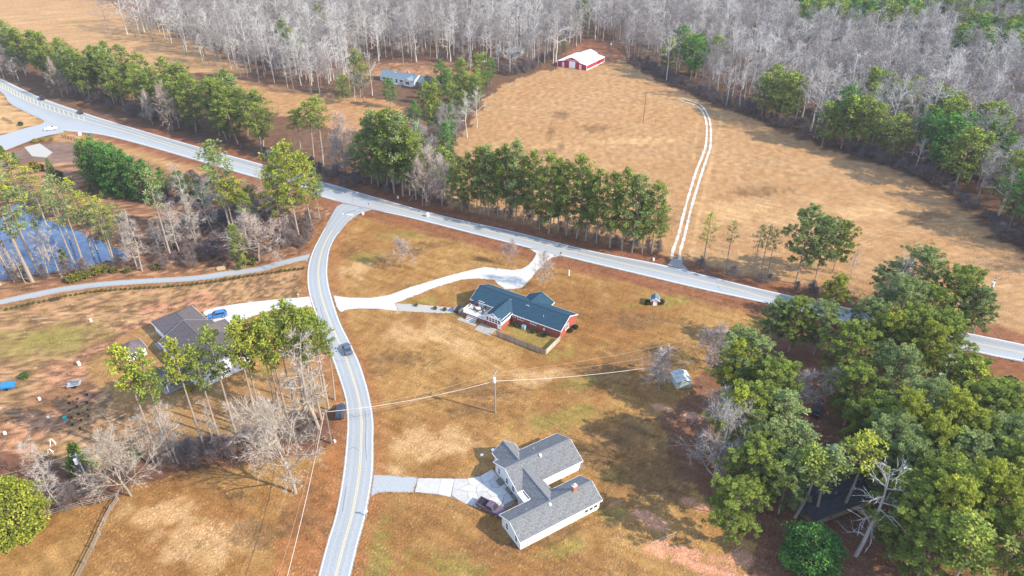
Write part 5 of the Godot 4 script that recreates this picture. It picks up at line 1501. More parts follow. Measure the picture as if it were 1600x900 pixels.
func dark_fences() -> void:
	for run in [[[Vector3(-185.56, 0, -277.25), Vector3(-180.64, 0, -274.98), Vector3(-175.4, 0, -272), Vector3(-170.03, 0, -267.63)], "low dark rail fence beside the planting bed at the entrance road"], [[Vector3(-224.21, 0, -300), Vector3(-220.37, 0, -297.42), Vector3(-216.08, 0, -294.04)], "low dark rail fence behind the tan grass island"]]:
		var p: Array = run[0]
		var t := thing("garden_fence", run[1], "fence", p[0], 0.0, "")
		for i in p.size() - 1:
			var a: Vector3 = p[i] - p[0]
			var b: Vector3 = p[i + 1] - p[0]
			for k in 3:
				var mb := tinted(lin(0.10, 0.08, 0.07))
				mb.box(a.lerp(b, k / 3.0) + Vector3(0, 0.6, 0), Vector3(0.16, 1.5, 0.16))
				obj("post", mb, M.wood, t)
			for y in [0.5, 1.1]:
				var rb := tinted(lin(0.11, 0.09, 0.08))
				rb.tube(a + Vector3(0, y, 0), b + Vector3(0, y, 0), 0.07, 0.07, 4)
				obj("rail", rb, M.wood, t)

# ---------------------------------------------------------------- trees
func tuft(mb: Mb, p: Vector3, d: Vector3, l: float, w: float, c: Color) -> void:
	var s := d.cross(Vector3(rng.randfn() * 0.55, 1.0, rng.randfn() * 0.55)).normalized() * w
	mb.col = c
	var m := p + d * l * 0.55
	mb.quad(p, m + s, p + d * l, m - s)

func greens(tone: int) -> Array:
	return [[lin(0.085, 0.122, 0.024), lin(0.235, 0.29, 0.046)], [lin(0.14, 0.165, 0.023), lin(0.335, 0.36, 0.040)], [lin(0.035, 0.10, 0.026), lin(0.115, 0.255, 0.045)], [lin(0.115, 0.160, 0.055), lin(0.24, 0.295, 0.10)]][tone]

func cluster(mb: Mb, p: Vector3, r: float, n: int, c: Color, l: float, w: float, up := 0.45) -> void:
	for i in n:
		var d := Vector3(rng.randfn(), rng.randfn() + up, rng.randfn()).normalized()
		tuft(mb, p + Vector3(d.x * r, d.y * r * 0.7, d.z * r) * rng.randf_range(0.25, 0.9), (d + Vector3(rng.randfn(), rng.randfn(), rng.randfn()) * 0.7).normalized(), l * rng.randf_range(0.7, 1.2), w, jit(c, 0.22))

func pine_meshes(h: float, rad: float, bare: float, limbs: int, per: int, tone: int, sd: int, size := 0.5) -> Array:
	rng.seed = sd
	var tk := tinted(lin(0.34, 0.29, 0.25))
	var lf := Mb.new()
	var g := greens(tone)
	var bend := Vector3(rng.randfn() * 0.35, 0, rng.randfn() * 0.35)
	var segs := 7
	var axis := func(f: float) -> Vector3: return Vector3(0, f * h, 0) + bend * sin(f * PI) * (h / 20.0)
	var r0 := 0.0085 * h + 0.04
	for i in segs:
		var f0 := float(i) / segs
		var f1 := float(i + 1) / segs
		tk.col = lin(0.50, 0.45, 0.40).lerp(lin(0.38, 0.27, 0.20), f0)
		var a: Vector3 = axis.call(f0)
		if i == 0: a.y = -0.6
		tk.tube(a, axis.call(f1), lerpf(r0, 0.05, f0), lerpf(r0, 0.05, f1), 7)
	var ang := rng.randf() * TAU
	# a few dead stubs below the crown
	for i in 5:
		var f := rng.randf_range(bare * 0.55, bare)
		var p: Vector3 = axis.call(f)
		var a := rng.randf() * TAU
		tk.tube(p, p + Vector3(cos(a), -0.1, sin(a)) * rng.randf_range(0.5, 1.5), 0.05, 0.02, 3)
	for i in limbs:
		var t := (i + rng.randf()) / limbs
		var f := lerpf(bare, 0.97, t)
		var p: Vector3 = axis.call(f)
		ang += 2.4 + rng.randf_range(-0.5, 0.5)
		var l := rad * pow(sin(PI * (0.16 + 0.78 * t)), 0.8) * rng.randf_range(0.65, 1.12)
		var el := lerpf(-0.12, 0.85, t) + rng.randf_range(-0.2, 0.2)
		var d := Vector3(cos(ang) * cos(el), sin(el), sin(ang) * cos(el))
		var q := p + d * l
		tk.col = lin(0.26, 0.19, 0.14)
		tk.tube(p, q, 0.03 + 0.022 * l, 0.02, 3)
		var c: Color = g[0].lerp(g[1], clampf(0.25 + 0.5 * t + rng.randfn() * 0.3, 0, 1))
		var k := 1 + int(l / 0.85)
		for j in k:
			var fr := lerpf(0.4, 1.02, float(j + 1) / k)
			var off := Vector3(rng.randfn(), rng.randfn() * 0.5, rng.randfn()) * 0.32 * (l * 0.3 + 0.4)
			cluster(lf, p.lerp(q, fr) + off, rng.randf_range(0.5, 0.9) * (0.35 + size), per, jit(c, 0.15), size, size * (0.26 if size > 0.4 else 0.23))
	for j in 3: cluster(lf, axis.call(1.0 - 0.03 * j), 0.55 * size * 1.6, per, g[1], size, size * 0.26, 0.9)
	return [tk.mesh(M.bark), lf.mesh(M.leaf)]

func bush_meshes(h: float, rad: float, n: int, tone: int, sd: int, size: float, cone: float) -> Array:   # dense evergreen clothed to the ground
	rng.seed = sd
	var tk := tinted(lin(0.2, 0.15, 0.11))
	tk.tube(Vector3(0, -0.5, 0), Vector3(0, h * 0.85, 0), 0.05 * rad + 0.08, 0.05, 6)
	var lf := Mb.new()
	var g := greens(tone)
	for i in n:
		var y := rng.randf()
		var prof := pow(sin(PI * clampf(0.12 + 0.86 * y, 0, 1)), 0.6) if cone < 0.5 else (1.0 - y * 0.92)
		var a := rng.randf() * TAU
		var lump := 1.0 + 0.16 * sin(a * 3 + y * 9 + sd) + 0.1 * sin(a * 7 - y * 13)
		var rr := rad * prof * lump * rng.randf_range(0.72, 1.05)
		var p := Vector3(cos(a) * rr, h * (0.04 + 0.94 * y), sin(a) * rr)
		var c: Color = g[0].lerp(g[1], clampf(0.35 + 0.35 * sin(a * 5 + y * 17 + sd) + rng.randfn() * 0.25, 0, 1))
		if i % 9 == 0: tk.tube(Vector3(0, p.y * 0.85, 0), p * Vector3(0.9, 1, 0.9), 0.04, 0.015, 3)
		cluster(lf, p, size * 1.1, 7, c, size, size * 0.3, 0.7)
	return [tk.mesh(M.bark), lf.mesh(M.leaf)]

func grow(tk: Mb, tw: Mb, p: Vector3, d: Vector3, l: float, r: float, level: int, spec: Dictionary) -> void:
	var segs := 3 if level < 2 else 2
	var q := p
	var dir := d
	var nodes := [p]
	for i in segs:
		dir = (dir + Vector3(rng.randfn(), rng.randfn() + spec.up, rng.randfn()) * spec.wiggle).normalized()
		var e := q + dir * l / segs
		var ra := lerpf(r, r * 0.45, float(i) / segs)
		var rb := lerpf(r, r * 0.45, float(i + 1) / segs)
		tk.col = spec.bark * (1.0 + 0.1 * rng.randfn())
		tk.tube(q, e, ra, rb, 4 if level == 1 else 3)
		q = e
		nodes.append(q)
	if level < spec.levels:
		var n: int = spec.kids[level]
		for i in n:
			var f := lerpf(0.3, 1.0, (i + rng.randf()) / n) * segs
			var k := mini(int(f), segs - 1)
			var b: Vector3 = nodes[k].lerp(nodes[k + 1], f - k)
			var side := dir.cross(Vector3(rng.randfn(), rng.randfn(), rng.randfn())).normalized()
			grow(tk, tw, b, (dir * 0.75 + side * spec.fan).normalized(), l * rng.randf_range(0.4, 0.65), r * 0.5, level + 1, spec)
	else:
		for i in int(spec.twigs):
			var b: Vector3 = nodes[rng.randi() % nodes.size()]
			var td := (dir + Vector3(rng.randfn(), rng.randfn() + 0.25, rng.randfn()) * 0.75).normalized()
			var tl: float = spec.twig_len * rng.randf_range(0.6, 1.3)
			var s: Vector3 = td.cross(Vector3(rng.randfn(), rng.randfn(), rng.randfn())).normalized() * spec.twig_w
			tw.col = spec.twig * (1.0 + 0.15 * rng.randfn())
			tw.tri(b - s, b + s, b + td * tl)
	if level >= 1:
		var s: Vector3 = dir.cross(Vector3(0.3, 0.9, 0.2)).normalized() * spec.twig_w
		tw.col = spec.twig
		tw.tri(q - s, q + s, q + dir * spec.twig_len)

func bare_meshes(h: float, rad: float, clear: float, limbs: int, sd: int, over := {}) -> Array:
	rng.seed = sd
	var spec := {"up": 0.25, "wiggle": 0.22, "levels": 3, "kids": [0, 5, 4, 0], "fan": 0.75, "twigs": 5, "twig_len": 1.1, "twig_w": 0.022, "bark": lin(0.50, 0.47, 0.44), "twig": lin(0.40, 0.36, 0.35), "trunk": 0.0, "el": 0.75}
	for k in over: spec[k] = over[k]
	var tk := tinted(spec.bark)
	var tw := Mb.new()
	var r0: float = spec.trunk if spec.trunk > 0 else 0.009 * h + 0.05
	var bend := Vector3(rng.randfn(), 0, rng.randfn()) * 0.4
	var segs := 6
	var top := 0.92
	var last := Vector3(0, -0.6, 0)
	var nodes := [Vector3.ZERO]
	for i in segs:
		var f := float(i + 1) / segs
		var p := Vector3(0, f * h * top, 0) + bend * sin(f * PI) + Vector3(rng.randfn(), 0, rng.randfn()) * 0.12
		tk.col = spec.bark * (1.0 + 0.08 * rng.randfn())
		tk.tube(last, p, lerpf(r0, 0.035, float(i) / segs), lerpf(r0, 0.035, f), 6)
		last = p
		nodes.append(p)
	var ang := rng.randf() * TAU
	for i in limbs:
		var t := (i + rng.randf()) / limbs
		var f := lerpf(clear, 0.99, t) * segs
		var k := mini(int(f), segs - 1)
		var b: Vector3 = nodes[k].lerp(nodes[k + 1], f - k)
		ang += 2.4 + rng.randf_range(-0.5, 0.5)
		var el := lerpf(spec.el - 0.35, spec.el + 0.35, t)
		var d := Vector3(cos(ang) * cos(el), sin(el), sin(ang) * cos(el))
		grow(tk, tw, b, d, rad * lerpf(1.15, 0.55, t) * rng.randf_range(0.7, 1.15), lerpf(r0 * 0.5, 0.03, t * 0.9), 1, spec)
	return [tk.mesh(M.bark), tw.mesh(M.twig)]

var species := {}
var trim_mat: Material

func tree(kind: String, x: float, z: float, h: float, label: String, group: String, called: String, category: String, wide := 1.0) -> Node3D:
	var sp: Array = species[kind]      # [meshes..., natural height]
	var v: int = rng.randi() % (sp.size() - 1)
	var m: Array = sp[v]
	var t := thing(called, label, category, Vector3(x, -0.05, z), rng.randf() * TAU, group)
	put("trunk", m[0], t)
	put("crown" if category != "bare tree" else "branches", m[1], t)
	var k: float = h / float(sp[-1])
	t.scale = Vector3(k * wide, k, k * wide)
	return t

func make_species() -> void:
	species.row_pine = [pine_meshes(20, 3.7, 0.20, 50, 22, 0, 101), pine_meshes(20, 3.3, 0.26, 46, 22, 0, 102), pine_meshes(20, 3.9, 0.22, 52, 22, 3, 103), pine_meshes(20, 3.5, 0.30, 46, 22, 0, 104), 20.0]
	species.tall_pine = [pine_meshes(22, 2.7, 0.62, 24, 22, 1, 111), pine_meshes(22, 2.4, 0.58, 24, 22, 3, 112), pine_meshes(22, 2.8, 0.64, 24, 22, 1, 113), pine_meshes(22, 2.6, 0.56, 26, 20, 0, 114), 22.0]
	species.house_pine = [pine_meshes(26, 2.5, 0.66, 28, 22, 1, 181), pine_meshes(26, 2.3, 0.60, 28, 22, 0, 182), pine_meshes(26, 2.7, 0.70, 24, 22, 1, 183), pine_meshes(26, 2.4, 0.58, 30, 20, 0, 184), 26.0]
	species.open_pine = [pine_meshes(22, 4.4, 0.40, 40, 22, 1, 191), pine_meshes(22, 4.0, 0.46, 36, 22, 3, 192), pine_meshes(22, 4.6, 0.36, 42, 22, 1, 193), 22.0]
	species.airy_pine = [pine_meshes(22, 3.0, 0.5, 24, 14, 3, 121, 0.45), pine_meshes(22, 2.6, 0.56, 20, 14, 3, 122, 0.45), pine_meshes(22, 3.4, 0.45, 26, 14, 1, 123, 0.45), 22.0]
	species.broad_pine = [pine_meshes(20, 6.4, 0.30, 64, 76, 0, 131, 0.37), pine_meshes(20, 6.0, 0.34, 62, 76, 3, 132, 0.37), pine_meshes(20, 6.6, 0.30, 66, 76, 0, 133, 0.37), pine_meshes(20, 5.8, 0.36, 60, 76, 3, 134, 0.37), 20.0]
	species.gold_pine = [pine_meshes(20, 6.0, 0.32, 62, 76, 1, 141, 0.37), pine_meshes(20, 5.6, 0.34, 60, 76, 1, 142, 0.37), 20.0]
	species.young_pine = [pine_meshes(14, 3.2, 0.04, 60, 22, 2, 151), pine_meshes(14, 2.8, 0.06, 54, 22, 0, 152), pine_meshes(14, 3.0, 0.08, 54, 22, 2, 153), 14.0]
	species.far_pine = [pine_meshes(18, 3.8, 0.2, 38, 14, 0, 161, 0.7), pine_meshes(18, 3.4, 0.26, 34, 14, 2, 162, 0.7), pine_meshes(18, 4.2, 0.24, 38, 14, 0, 163, 0.7), 18.0]
	species.magnolia = [bush_meshes(9, 4.6, 1700, 2, 171, 0.45, 0.0), 9.0]
	species.arborvitae = [bush_meshes(10, 4.4, 2000, 1, 172, 0.42, 0.0), 10.0]
	species.cedar = [bush_meshes(6, 1.8, 420, 0, 173, 0.4, 1.0), bush_meshes(6, 1.6, 380, 3, 174, 0.4, 1.0), 6.0]
	var pale := {"bark": lin(0.78, 0.77, 0.76), "twig": lin(0.42, 0.40, 0.39), "twig_w": 0.03, "twigs": 2, "twig_len": 1.3, "kids": [0, 4, 3, 0], "el": 0.95, "trunk": 0.28, "fan": 0.6}
	var mauve := {"bark": lin(0.39, 0.365, 0.355), "twig": lin(0.265, 0.24, 0.235), "twig_w": 0.035, "twigs": 6, "twig_len": 1.2, "kids": [0, 4, 3, 0], "el": 0.95, "trunk": 0.22, "fan": 0.6}
	species.woods_bare = [bare_meshes(22, 4.4, 0.42, 12, 201, pale), bare_meshes(22, 4.6, 0.36, 13, 202, mauve), bare_meshes(22, 4.0, 0.5, 11, 203, pale), bare_meshes(22, 4.4, 0.4, 13, 204, mauve), bare_meshes(22, 5.4, 0.34, 12, 205, pale), bare_meshes(22, 4.8, 0.30, 13, 206, mauve), 22.0]
	var pondside := {"el": 0.35, "twigs": 3, "twig_len": 0.8, "kids": [0, 4, 3, 0], "bark": lin(0.52, 0.48, 0.44), "twig": lin(0.38, 0.34, 0.31)}
	species.pond_bare = [bare_meshes(16, 2.0, 0.3, 20, 211, pondside), bare_meshes(16, 1.8, 0.25, 22, 212, pondside), bare_meshes(16, 2.2, 0.4, 16, 213, pondside), 16.0]
	species.broad_bare = [bare_meshes(11, 4.4, 0.2, 17, 221, {"kids": [0, 6, 5, 0], "twigs": 12, "twig_len": 0.8, "wiggle": 0.16, "bark": lin(0.47, 0.42, 0.36), "twig": lin(0.40, 0.345, 0.29), "twig_w": 0.016, "trunk": 0.2, "el": 0.95, "fan": 0.65}), bare_meshes(11, 3.8, 0.1, 14, 222, {"kids": [0, 5, 4, 0], "twigs": 7, "twig_len": 0.8, "bark": lin(0.40, 0.38, 0.36), "twig": lin(0.33, 0.31, 0.30), "twig_w": 0.018, "trunk": 0.28, "el": 0.8, "fan": 0.65}), 11.0]
	species.lone_bare = [species.broad_bare[0], 11.0]
	species.small_bare = [bare_meshes(6, 2.4, 0.12, 14, 231, {"kids": [0, 5, 4, 0], "twigs": 8, "twig_len": 0.6, "twig_w": 0.016, "bark": lin(0.42, 0.36, 0.32), "twig": lin(0.36, 0.29, 0.26), "el": 0.8}), bare_meshes(6, 2.2, 0.15, 13, 232, {"kids": [0, 5, 4, 0], "twigs": 8, "twig_len": 0.6, "twig_w": 0.016, "bark": lin(0.46, 0.41, 0.38), "twig": lin(0.42, 0.36, 0.33), "el": 0.8}), 6.0]
	species.dead = [bare_meshes(13, 2.3, 0.22, 19, 241, {"levels": 2, "kids": [0, 4, 0, 0], "twigs": 3, "twig_len": 0.5, "twig_w": 0.025, "bark": lin(0.46, 0.46, 0.46), "twig": lin(0.42, 0.42, 0.42), "trunk": 0.22, "el": 0.4, "wiggle": 0.22}), 13.0]
	var dusky := {"kids": [0, 4, 4, 0], "twigs": 9, "twig_len": 0.8, "twig_w": 0.02, "bark": lin(0.20, 0.165, 0.155), "twig": lin(0.165, 0.130, 0.125), "el": 0.9}
	species.brush = [bare_meshes(5, 1.9, 0.06, 14, 251, dusky), bare_meshes(5, 2.1, 0.05, 15, 252, dusky), bare_meshes(5, 1.7, 0.08, 13, 253, dusky), 5.0]
	rng.seed = 7

func ordinal(i: int) -> String:
	if i < ordinal_words.size(): return ordinal_words[i]
	var tens := ["thirty", "forty", "fifty", "sixty", "seventy", "eighty", "ninety"]
	var n := i + 1
	var r := n % 10
	if r == 0: return String(tens[n / 10 - 3]).trim_suffix("y") + "ieth"
	return tens[n / 10 - 3] + "-" + ordinal_words[r - 1]

func row(kind: String, list: Array, label: String, group: String, called: String, category: String, wide := 1.0) -> void:
	# LABEL holds %s for which one it is, counted from the end the label names
	if "lawn side" in label: list.sort_custom(func(a, b): return a[0] < b[0])
	for i in list.size():
		var q: Array = list[i]
		tree(kind, q[0], q[1], q[2], (label % ordinal(i)) if "%s" in label else label, group, called, category, wide)

func fill(poly: PackedVector2Array, gap: float, sd: int) -> PackedVector2Array:
	rng.seed = sd
	var r := Rect2(poly[0], Vector2.ZERO)
	for q in poly: r = r.expand(q)
	var out := PackedVector2Array()
	var z := r.position.y
	while z < r.end.y:
		var x := r.position.x
		while x < r.end.x:
			var p := Vector2(x + rng.randf() * gap, z + rng.randf() * gap)
			if Geometry2D.is_point_in_polygon(p, poly): out.append(p)
			x += gap
		z += gap
	return out

func whole(m: Array) -> ArrayMesh:
	var out := ArrayMesh.new()
	for s in m:
		if s.get_surface_count():
			out.add_surface_from_arrays(Mesh.PRIMITIVE_TRIANGLES, s.surface_get_arrays(0))
			out.surface_set_material(out.get_surface_count() - 1, s.surface_get_material(0))
	return out

func mass(called: String, part: String, kind: String, spots_: Array, label: String) -> void:
	var sp: Array = species[kind]
	var n := sp.size() - 1
	var by := []
	for i in n: by.append([])
	for i in spots_.size(): by[i % n].append(spots_[i])
	var root := Node3D.new()
	root.name = numbered(called)
	add_child(root)
	tag(root, label, "woods", "", "stuff")
	for i in n:
		var mm := MultiMesh.new()
		mm.transform_format = MultiMesh.TRANSFORM_3D
		mm.mesh = whole(sp[i])
		mm.instance_count = by[i].size()
		for k in by[i].size():
			var q: Array = by[i][k]
			var s: float = q[1] / float(sp[-1])
			mm.set_instance_transform(k, Transform3D(Basis(Vector3.UP, q[2]).scaled(Vector3(s * q[3], s, s * q[3])), Vector3(q[0].x, -0.1, q[0].y)))
		var o := MultiMeshInstance3D.new()
		o.name = part if i == 0 else "%s_%03d" % [part, i]
		o.multimesh = mm
		root.add_child(o)
		o.set_meta("kind", "stuff")

func pines() -> void:
	var g := "pines in the row along the highway"
	row("row_pine", [[40.93, -178.81, 22.46], [38.23, -179.58, 19.82], [35.27, -179.97, 24.25], [32.6, -181.14, 25.27], [29.19, -182.71, 23.47], [25.47, -185.52, 23.46], [22.34, -187.16, 22.01], [19.55, -188.81, 26.59], [16.73, -190.49, 23.39], [14.29, -192.62, 23.73], [11.28, -191.76, 25.83], [8.59, -194.35, 21.04], [6.27, -197.43, 24.24], [3.66, -198.78, 20.88], [1.02, -199.68, 26.59], [-2.05, -201.51, 24.3], [-4.54, -202.89, 22.76], [-7.47, -204.29, 23.67], [-10.41, -205.24, 22.9], [-13.64, -207.14, 20.09], [-16.45, -208.59, 18.26], [-19.44, -209.07, 14.62]],
		"%s dark green pine of the highway row counted from the farm track", g, "row_pine", "pine tree")
	row("row_pine", [[43.81, -182.32, 14.21], [37.14, -182.32, 18.2], [30.87, -185.52, 18.76], [23.54, -189.65, 18.97], [13.05, -195.66, 20.1], [0, -203.83, 20.33], [-6.3, -207.62, 19.91], [-11.66, -210.05, 16.82]],
		"%s pine filling in behind the highway row counted from the farm track", "pines behind the highway row", "row_pine", "pine tree", 0.9)
	row("row_pine", [[-32.57, -216.57, 22.53], [-35.13, -219.69, 24], [-37.54, -219.69, 28.25], [-40.7, -221.81, 29.25], [-43.85, -225.05, 27.36], [-47.07, -228.36, 26.72], [-50.07, -230.04, 23.54], [-53.11, -231.74, 17.1], [-42.95, -231.17, 22.27], [-37.56, -228.36, 19.89]],
		"%s pine of the dense clump west of the highway row", "pines of the clump by the junction", "row_pine", "pine tree", 1.15)
	row("tall_pine", [[-71.12, -247.38, 25.74], [-75.98, -252.54, 22.3], [-81.56, -255.18, 18.6]], "%s sunlit pine beyond the highway across from the big wood pine", "sunlit pines beyond the junction", "pine_tree", "pine tree", 1.7)
	var belt := []
	for p in fill(pts([-270.33, -381.83, -242.99, -359.56, -214.73, -335.2, -170.66, -306.18, -137.58, -284.25, -100.76, -261.29, -92.61, -259.22, -100.67, -278.02, -128.63, -300.87, -147, -307.98, -184.1, -335.2, -227.88, -359.56, -255.81, -381.83, -279.47, -398.03]), 7.2, 301):
		belt.append([p.x, p.y, rng.randf_range(18, 25)])
	belt.sort_custom(func(a, b): return a[0] < b[0])
	for i in belt.size():
		var q: Array = belt[i]
		tree("row_pine", q[0], q[1], q[2], ordinal(i) + " pine of the long belt beyond the hatched median, counted from the frame edge", "pines in the belt north of the highway", "belt_pine", "pine tree", 1.3)
	var grove := Array(fill(pts([-52.74, -238.76, -33.94, -228.36, -21.71, -216.57, -19.54, -222.88, -24.01, -246.12, -23.78, -259.22, -21.09, -285.04, -11.76, -335.2, -9.19, -359.56, -18.21, -363.12, -31.35, -340.48, -40.35, -307.98, -43.26, -285.04, -50.92, -264.78]), 10.5, 302))
	grove.sort_custom(func(a, b): return a.x < b.x)
	for i in grove.size():
		var p: Vector2 = grove[i]
		tree("far_pine", p.x, p.y, rng.randf_range(12, 17), ordinal(i) + " pine of the mixed grove between the two tan fields, counted from the middle field", "pines in the grove between the fields", "grove_pine", "pine tree", 1.05)
	tree("row_pine", -72.76, -332.09, 22.38, "tall lone pine beside the blue roofed house", "", "pine_tree", "pine tree", 1.3)
	tree("far_pine", -77.99, -323.06, 13.37, "small round topped pine standing alone in the middle field", "", "pine_tree", "pine tree", 1.2)
	row("far_pine", [[-34.76, -343.72, 14.25], [-30.32, -335.2, 12.81], [-16.98, -341.56, 11.77], [-13.35, -345.91, 8.79], [-56.14, -317.26, 13.49], [-41.94, -345.91, 6.92]], "%s pine around the yard of the blue roofed house", "pines around the blue roofed house", "pine_tree", "pine tree", 1.4)
	# the wood by the pond
	var wg := "tall thin trunked pines of the pond wood"
	row("airy_pine", [[-122.29, -172.45, 27.23], [-122.96, -169.93, 23.76], [-122.77, -178.43, 23.76], [-113.48, -173.92, 20.46], [-113.34, -171.73, 17.29], [-98.62, -175.78, 27.85]], "%s slim pine along the pond bank counted from the blue water's open end", wg, "slim_pine", "pine tree", 1.1)
	row("airy_pine", [[-131.6, -163.35, 31.58], [-132.79, -168.16, 26.36], [-136.93, -166.07, 31.66], [-140.98, -167.46, 30.21], [-134.4, -175.78, 21.13], [-139.53, -161.68, 27.46]], "%s crowded green pine at the frame side end of the pond", "pines at the near end of the pond", "slim_pine", "pine tree", 1.5)
	row("airy_pine", [[-159.65, -200.59, 20.57], [-159.86, -208.59, 19.53], [-147.73, -198.33, 19.01], [-135.3, -188.81, 18.32], [-123.8, -182.32, 18.2], [-116.78, -177.66, 17.97], [-111.75, -176.9, 17.15], [-164.36, -198.33, 23.49]], "%s pine on the far bank of the pond", "pines on the far bank of the pond", "slim_pine", "pine tree", 1.5)
	row("open_pine", [[-64.8, -188.4, 29.98], [-70.78, -197.43, 25.04], [-63.3, -197.43, 23.84], [-61.73, -201.97, 17.52], [-70.62, -189.65, 22.55]], "%s broad wood pine overhanging the road junction, in order of height", "big pines by the junction", "broad_pine", "pine tree", 1.0)
	row("tall_pine", [[-83.94, -185.52, 31.79], [-94.57, -207.62, 21.59], [-82.86, -186.34, 19.99], [-80.68, -187.98, 20.08], [-78.4, -186.34, 16.4], [-79.4, -193.91, 15.08]], "%s yellowish pine towering inside the wood by the junction", "tall pines inside the wood", "tall_pine", "pine tree", 1.25)
	row("young_pine", [[-147.08, -228.36, 16.96], [-141.52, -223.96, 17.66], [-136.37, -220.22, 17.27], [-132.33, -218.64, 16.54], [-147.08, -232.89, 16], [-130.92, -221.28, 15.54], [-125.93, -216.57, 15.13], [-123.82, -219.69, 13.01], [-138.03, -228.36, 15.13], [-143.07, -231.74, 14.8], [-119.62, -214.53, 12.83], [-151.81, -234.05, 13.95], [-120.34, -222.88, 8.98], [-112.23, -217.61, 9.77], [-107.37, -213.53, 10.57], [-102.76, -211.53, 9.62]], "%s bushy young pine of the dark thicket below the highway", "young pines of the thicket", "young_pine", "pine tree")
	tree("young_pine", -76.43, -170.29, 13.75, "small bright pine at the edge of the asphalt path", "", "young_pine", "pine tree", 0.8)
	# in front of the white house
	var hg := "tall pines in front of the white house"
	row("house_pine", [[-67.69, -95.7, 28.61], [-64.2, -96.2, 27.15], [-59.89, -98.9, 27.62], [-57.37, -100.29, 25.19], [-54.55, -101.7, 28.11], [-49.67, -102.05, 28.97], [-50.12, -104.41, 28.61], [-46.1, -103.5, 28.25], [-44.75, -104.23, 29.43], [-42.02, -106.83, 30.49], [-41.02, -107.59, 28.86], [-39.66, -108.55, 27.37], [-38.71, -111.5, 24.8], [-38.15, -114.55, 20.9]],
		"%s tall bare trunked pine before the white house counted towards the side street", hg, "tall_pine", "pine tree", 1.0)
	row("house_pine", [[-50.09, -111.5, 23.31], [-45.75, -111.5, 25.99], [-40.87, -115.59, 23.27]], "%s pine in the back line between white house and side street", "pines of the back line", "tall_pine", "pine tree", 0.85)
	# right hand grove
	row("airy_pine", [[54.56, -172.82, 16.38], [60.67, -170.29, 15.3], [67.06, -166.77, 15.91], [68.89, -165.73, 16.06], [71.06, -166.42, 14.56]], "%s slender pine on the field edge counted from the farm track", "slender pines on the field edge", "slim_pine", "pine tree", 1.1)
	row("broad_pine", [[77.49, -162.34, 22.53], [83.23, -163.69, 18.58], [89.59, -167.81, 15.77]], "%s big dark pine standing between highway and field", "big pines between highway and field", "broad_pine", "pine tree", 0.85)
	row("broad_pine", [[47.33, -112.31, 19], [41.71, -85.47, 16], [65.31, -131.78, 14], [61.58, -133.23, 13], [70.7, -130.5, 14], [71.32, -117.97, 17], [76.29, -108.44, 18], [68.19, -106.69, 15], [76.24, -98.12, 18], [67.92, -95.53, 16], [68.66, -77.35, 19], [84.84, -87.25, 19], [75.83, -68.38, 18], [88.63, -132.37, 19], [100.07, -146.61, 19], [105.87, -139.4, 18], [108.2, -135.58, 15], [96.67, -134.07, 16], [94.09, -147.01, 15], [51.19, -105.49, 17], [64.07, -69.16, 16], [36.26, -78.21, 14], [63.1, -75.21, 17], [45.06, -89.81, 16], [47.54, -84.22, 14], [65.75, -88.25, 18], [66.94, -83.78, 17], [76.58, -84.27, 18], [80.39, -128.89, 16], [88.75, -98.12, 17], [84.42, -82.35, 18], [45.27, -98.12, 17], [90.11, -108.66, 16], [92.64, -121.41, 17], [91.13, -98.12, 17], [87.04, -122.58, 18]],
		"%s spreading green pine crown of the big grove, counted from the lawn side", "big pines of the grove around the dark house", "broad_pine", "pine tree", 1.1)
	row("gold_pine", [[41.22, -96.38, 18], [70.8, -93.61, 19], [72.17, -87.25, 19], [44.87, -111.02, 18], [75.62, -73.52, 19], [66.88, -72.67, 20], [81.3, -88.79, 18], [65.51, -97.48, 14], [78.52, -92.53, 20], [86.91, -116.86, 18], [79.76, -144.15, 13], [74.45, -76.46, 20], [80.97, -121.41, 17]],
		"%s yellow green pine crown of the big grove, counted from the lawn side", "sunlit yellow pines of the grove", "gold_pine", "pine tree", 0.95)
	row("tall_pine", [[49.48, -95.89, 18], [89.9, -105.49, 17], [65.82, -66.48, 20], [50.69, -89.81, 16], [53.7, -83.06, 17], [59.1, -85, 18], [50.11, -83.3, 17]], "%s grey green pine with open crown in the big grove, counted from the lawn side", "open crowned pines of the grove", "tall_pine", "pine tree", 1.7)
	tree("magnolia", 48.55, -73.36, 8.5, "dense dark green magnolia below the dark house", "", "magnolia", "tree", 1.0)
	tree("arborvitae", -85.08, -79.5, 12.5, "dense bright yellow green evergreen beside the rail fence", "", "evergreen_tree", "tree", 0.95)
	row("cedar", [[-195.33, -254.51, 4.9], [-187.13, -248.66, 4.58], [-170.11, -241.18, 4.99], [-145.54, -221.81, 3.34], [-139.47, -217.61, 2.84], [-129.76, -175.78, 3.59], [-81.4, -93.9, 7.34]], "%s small cone shaped cedar counted from the entrance road", "small cedars south of the highway", "cedar", "cedar tree", 1.0)

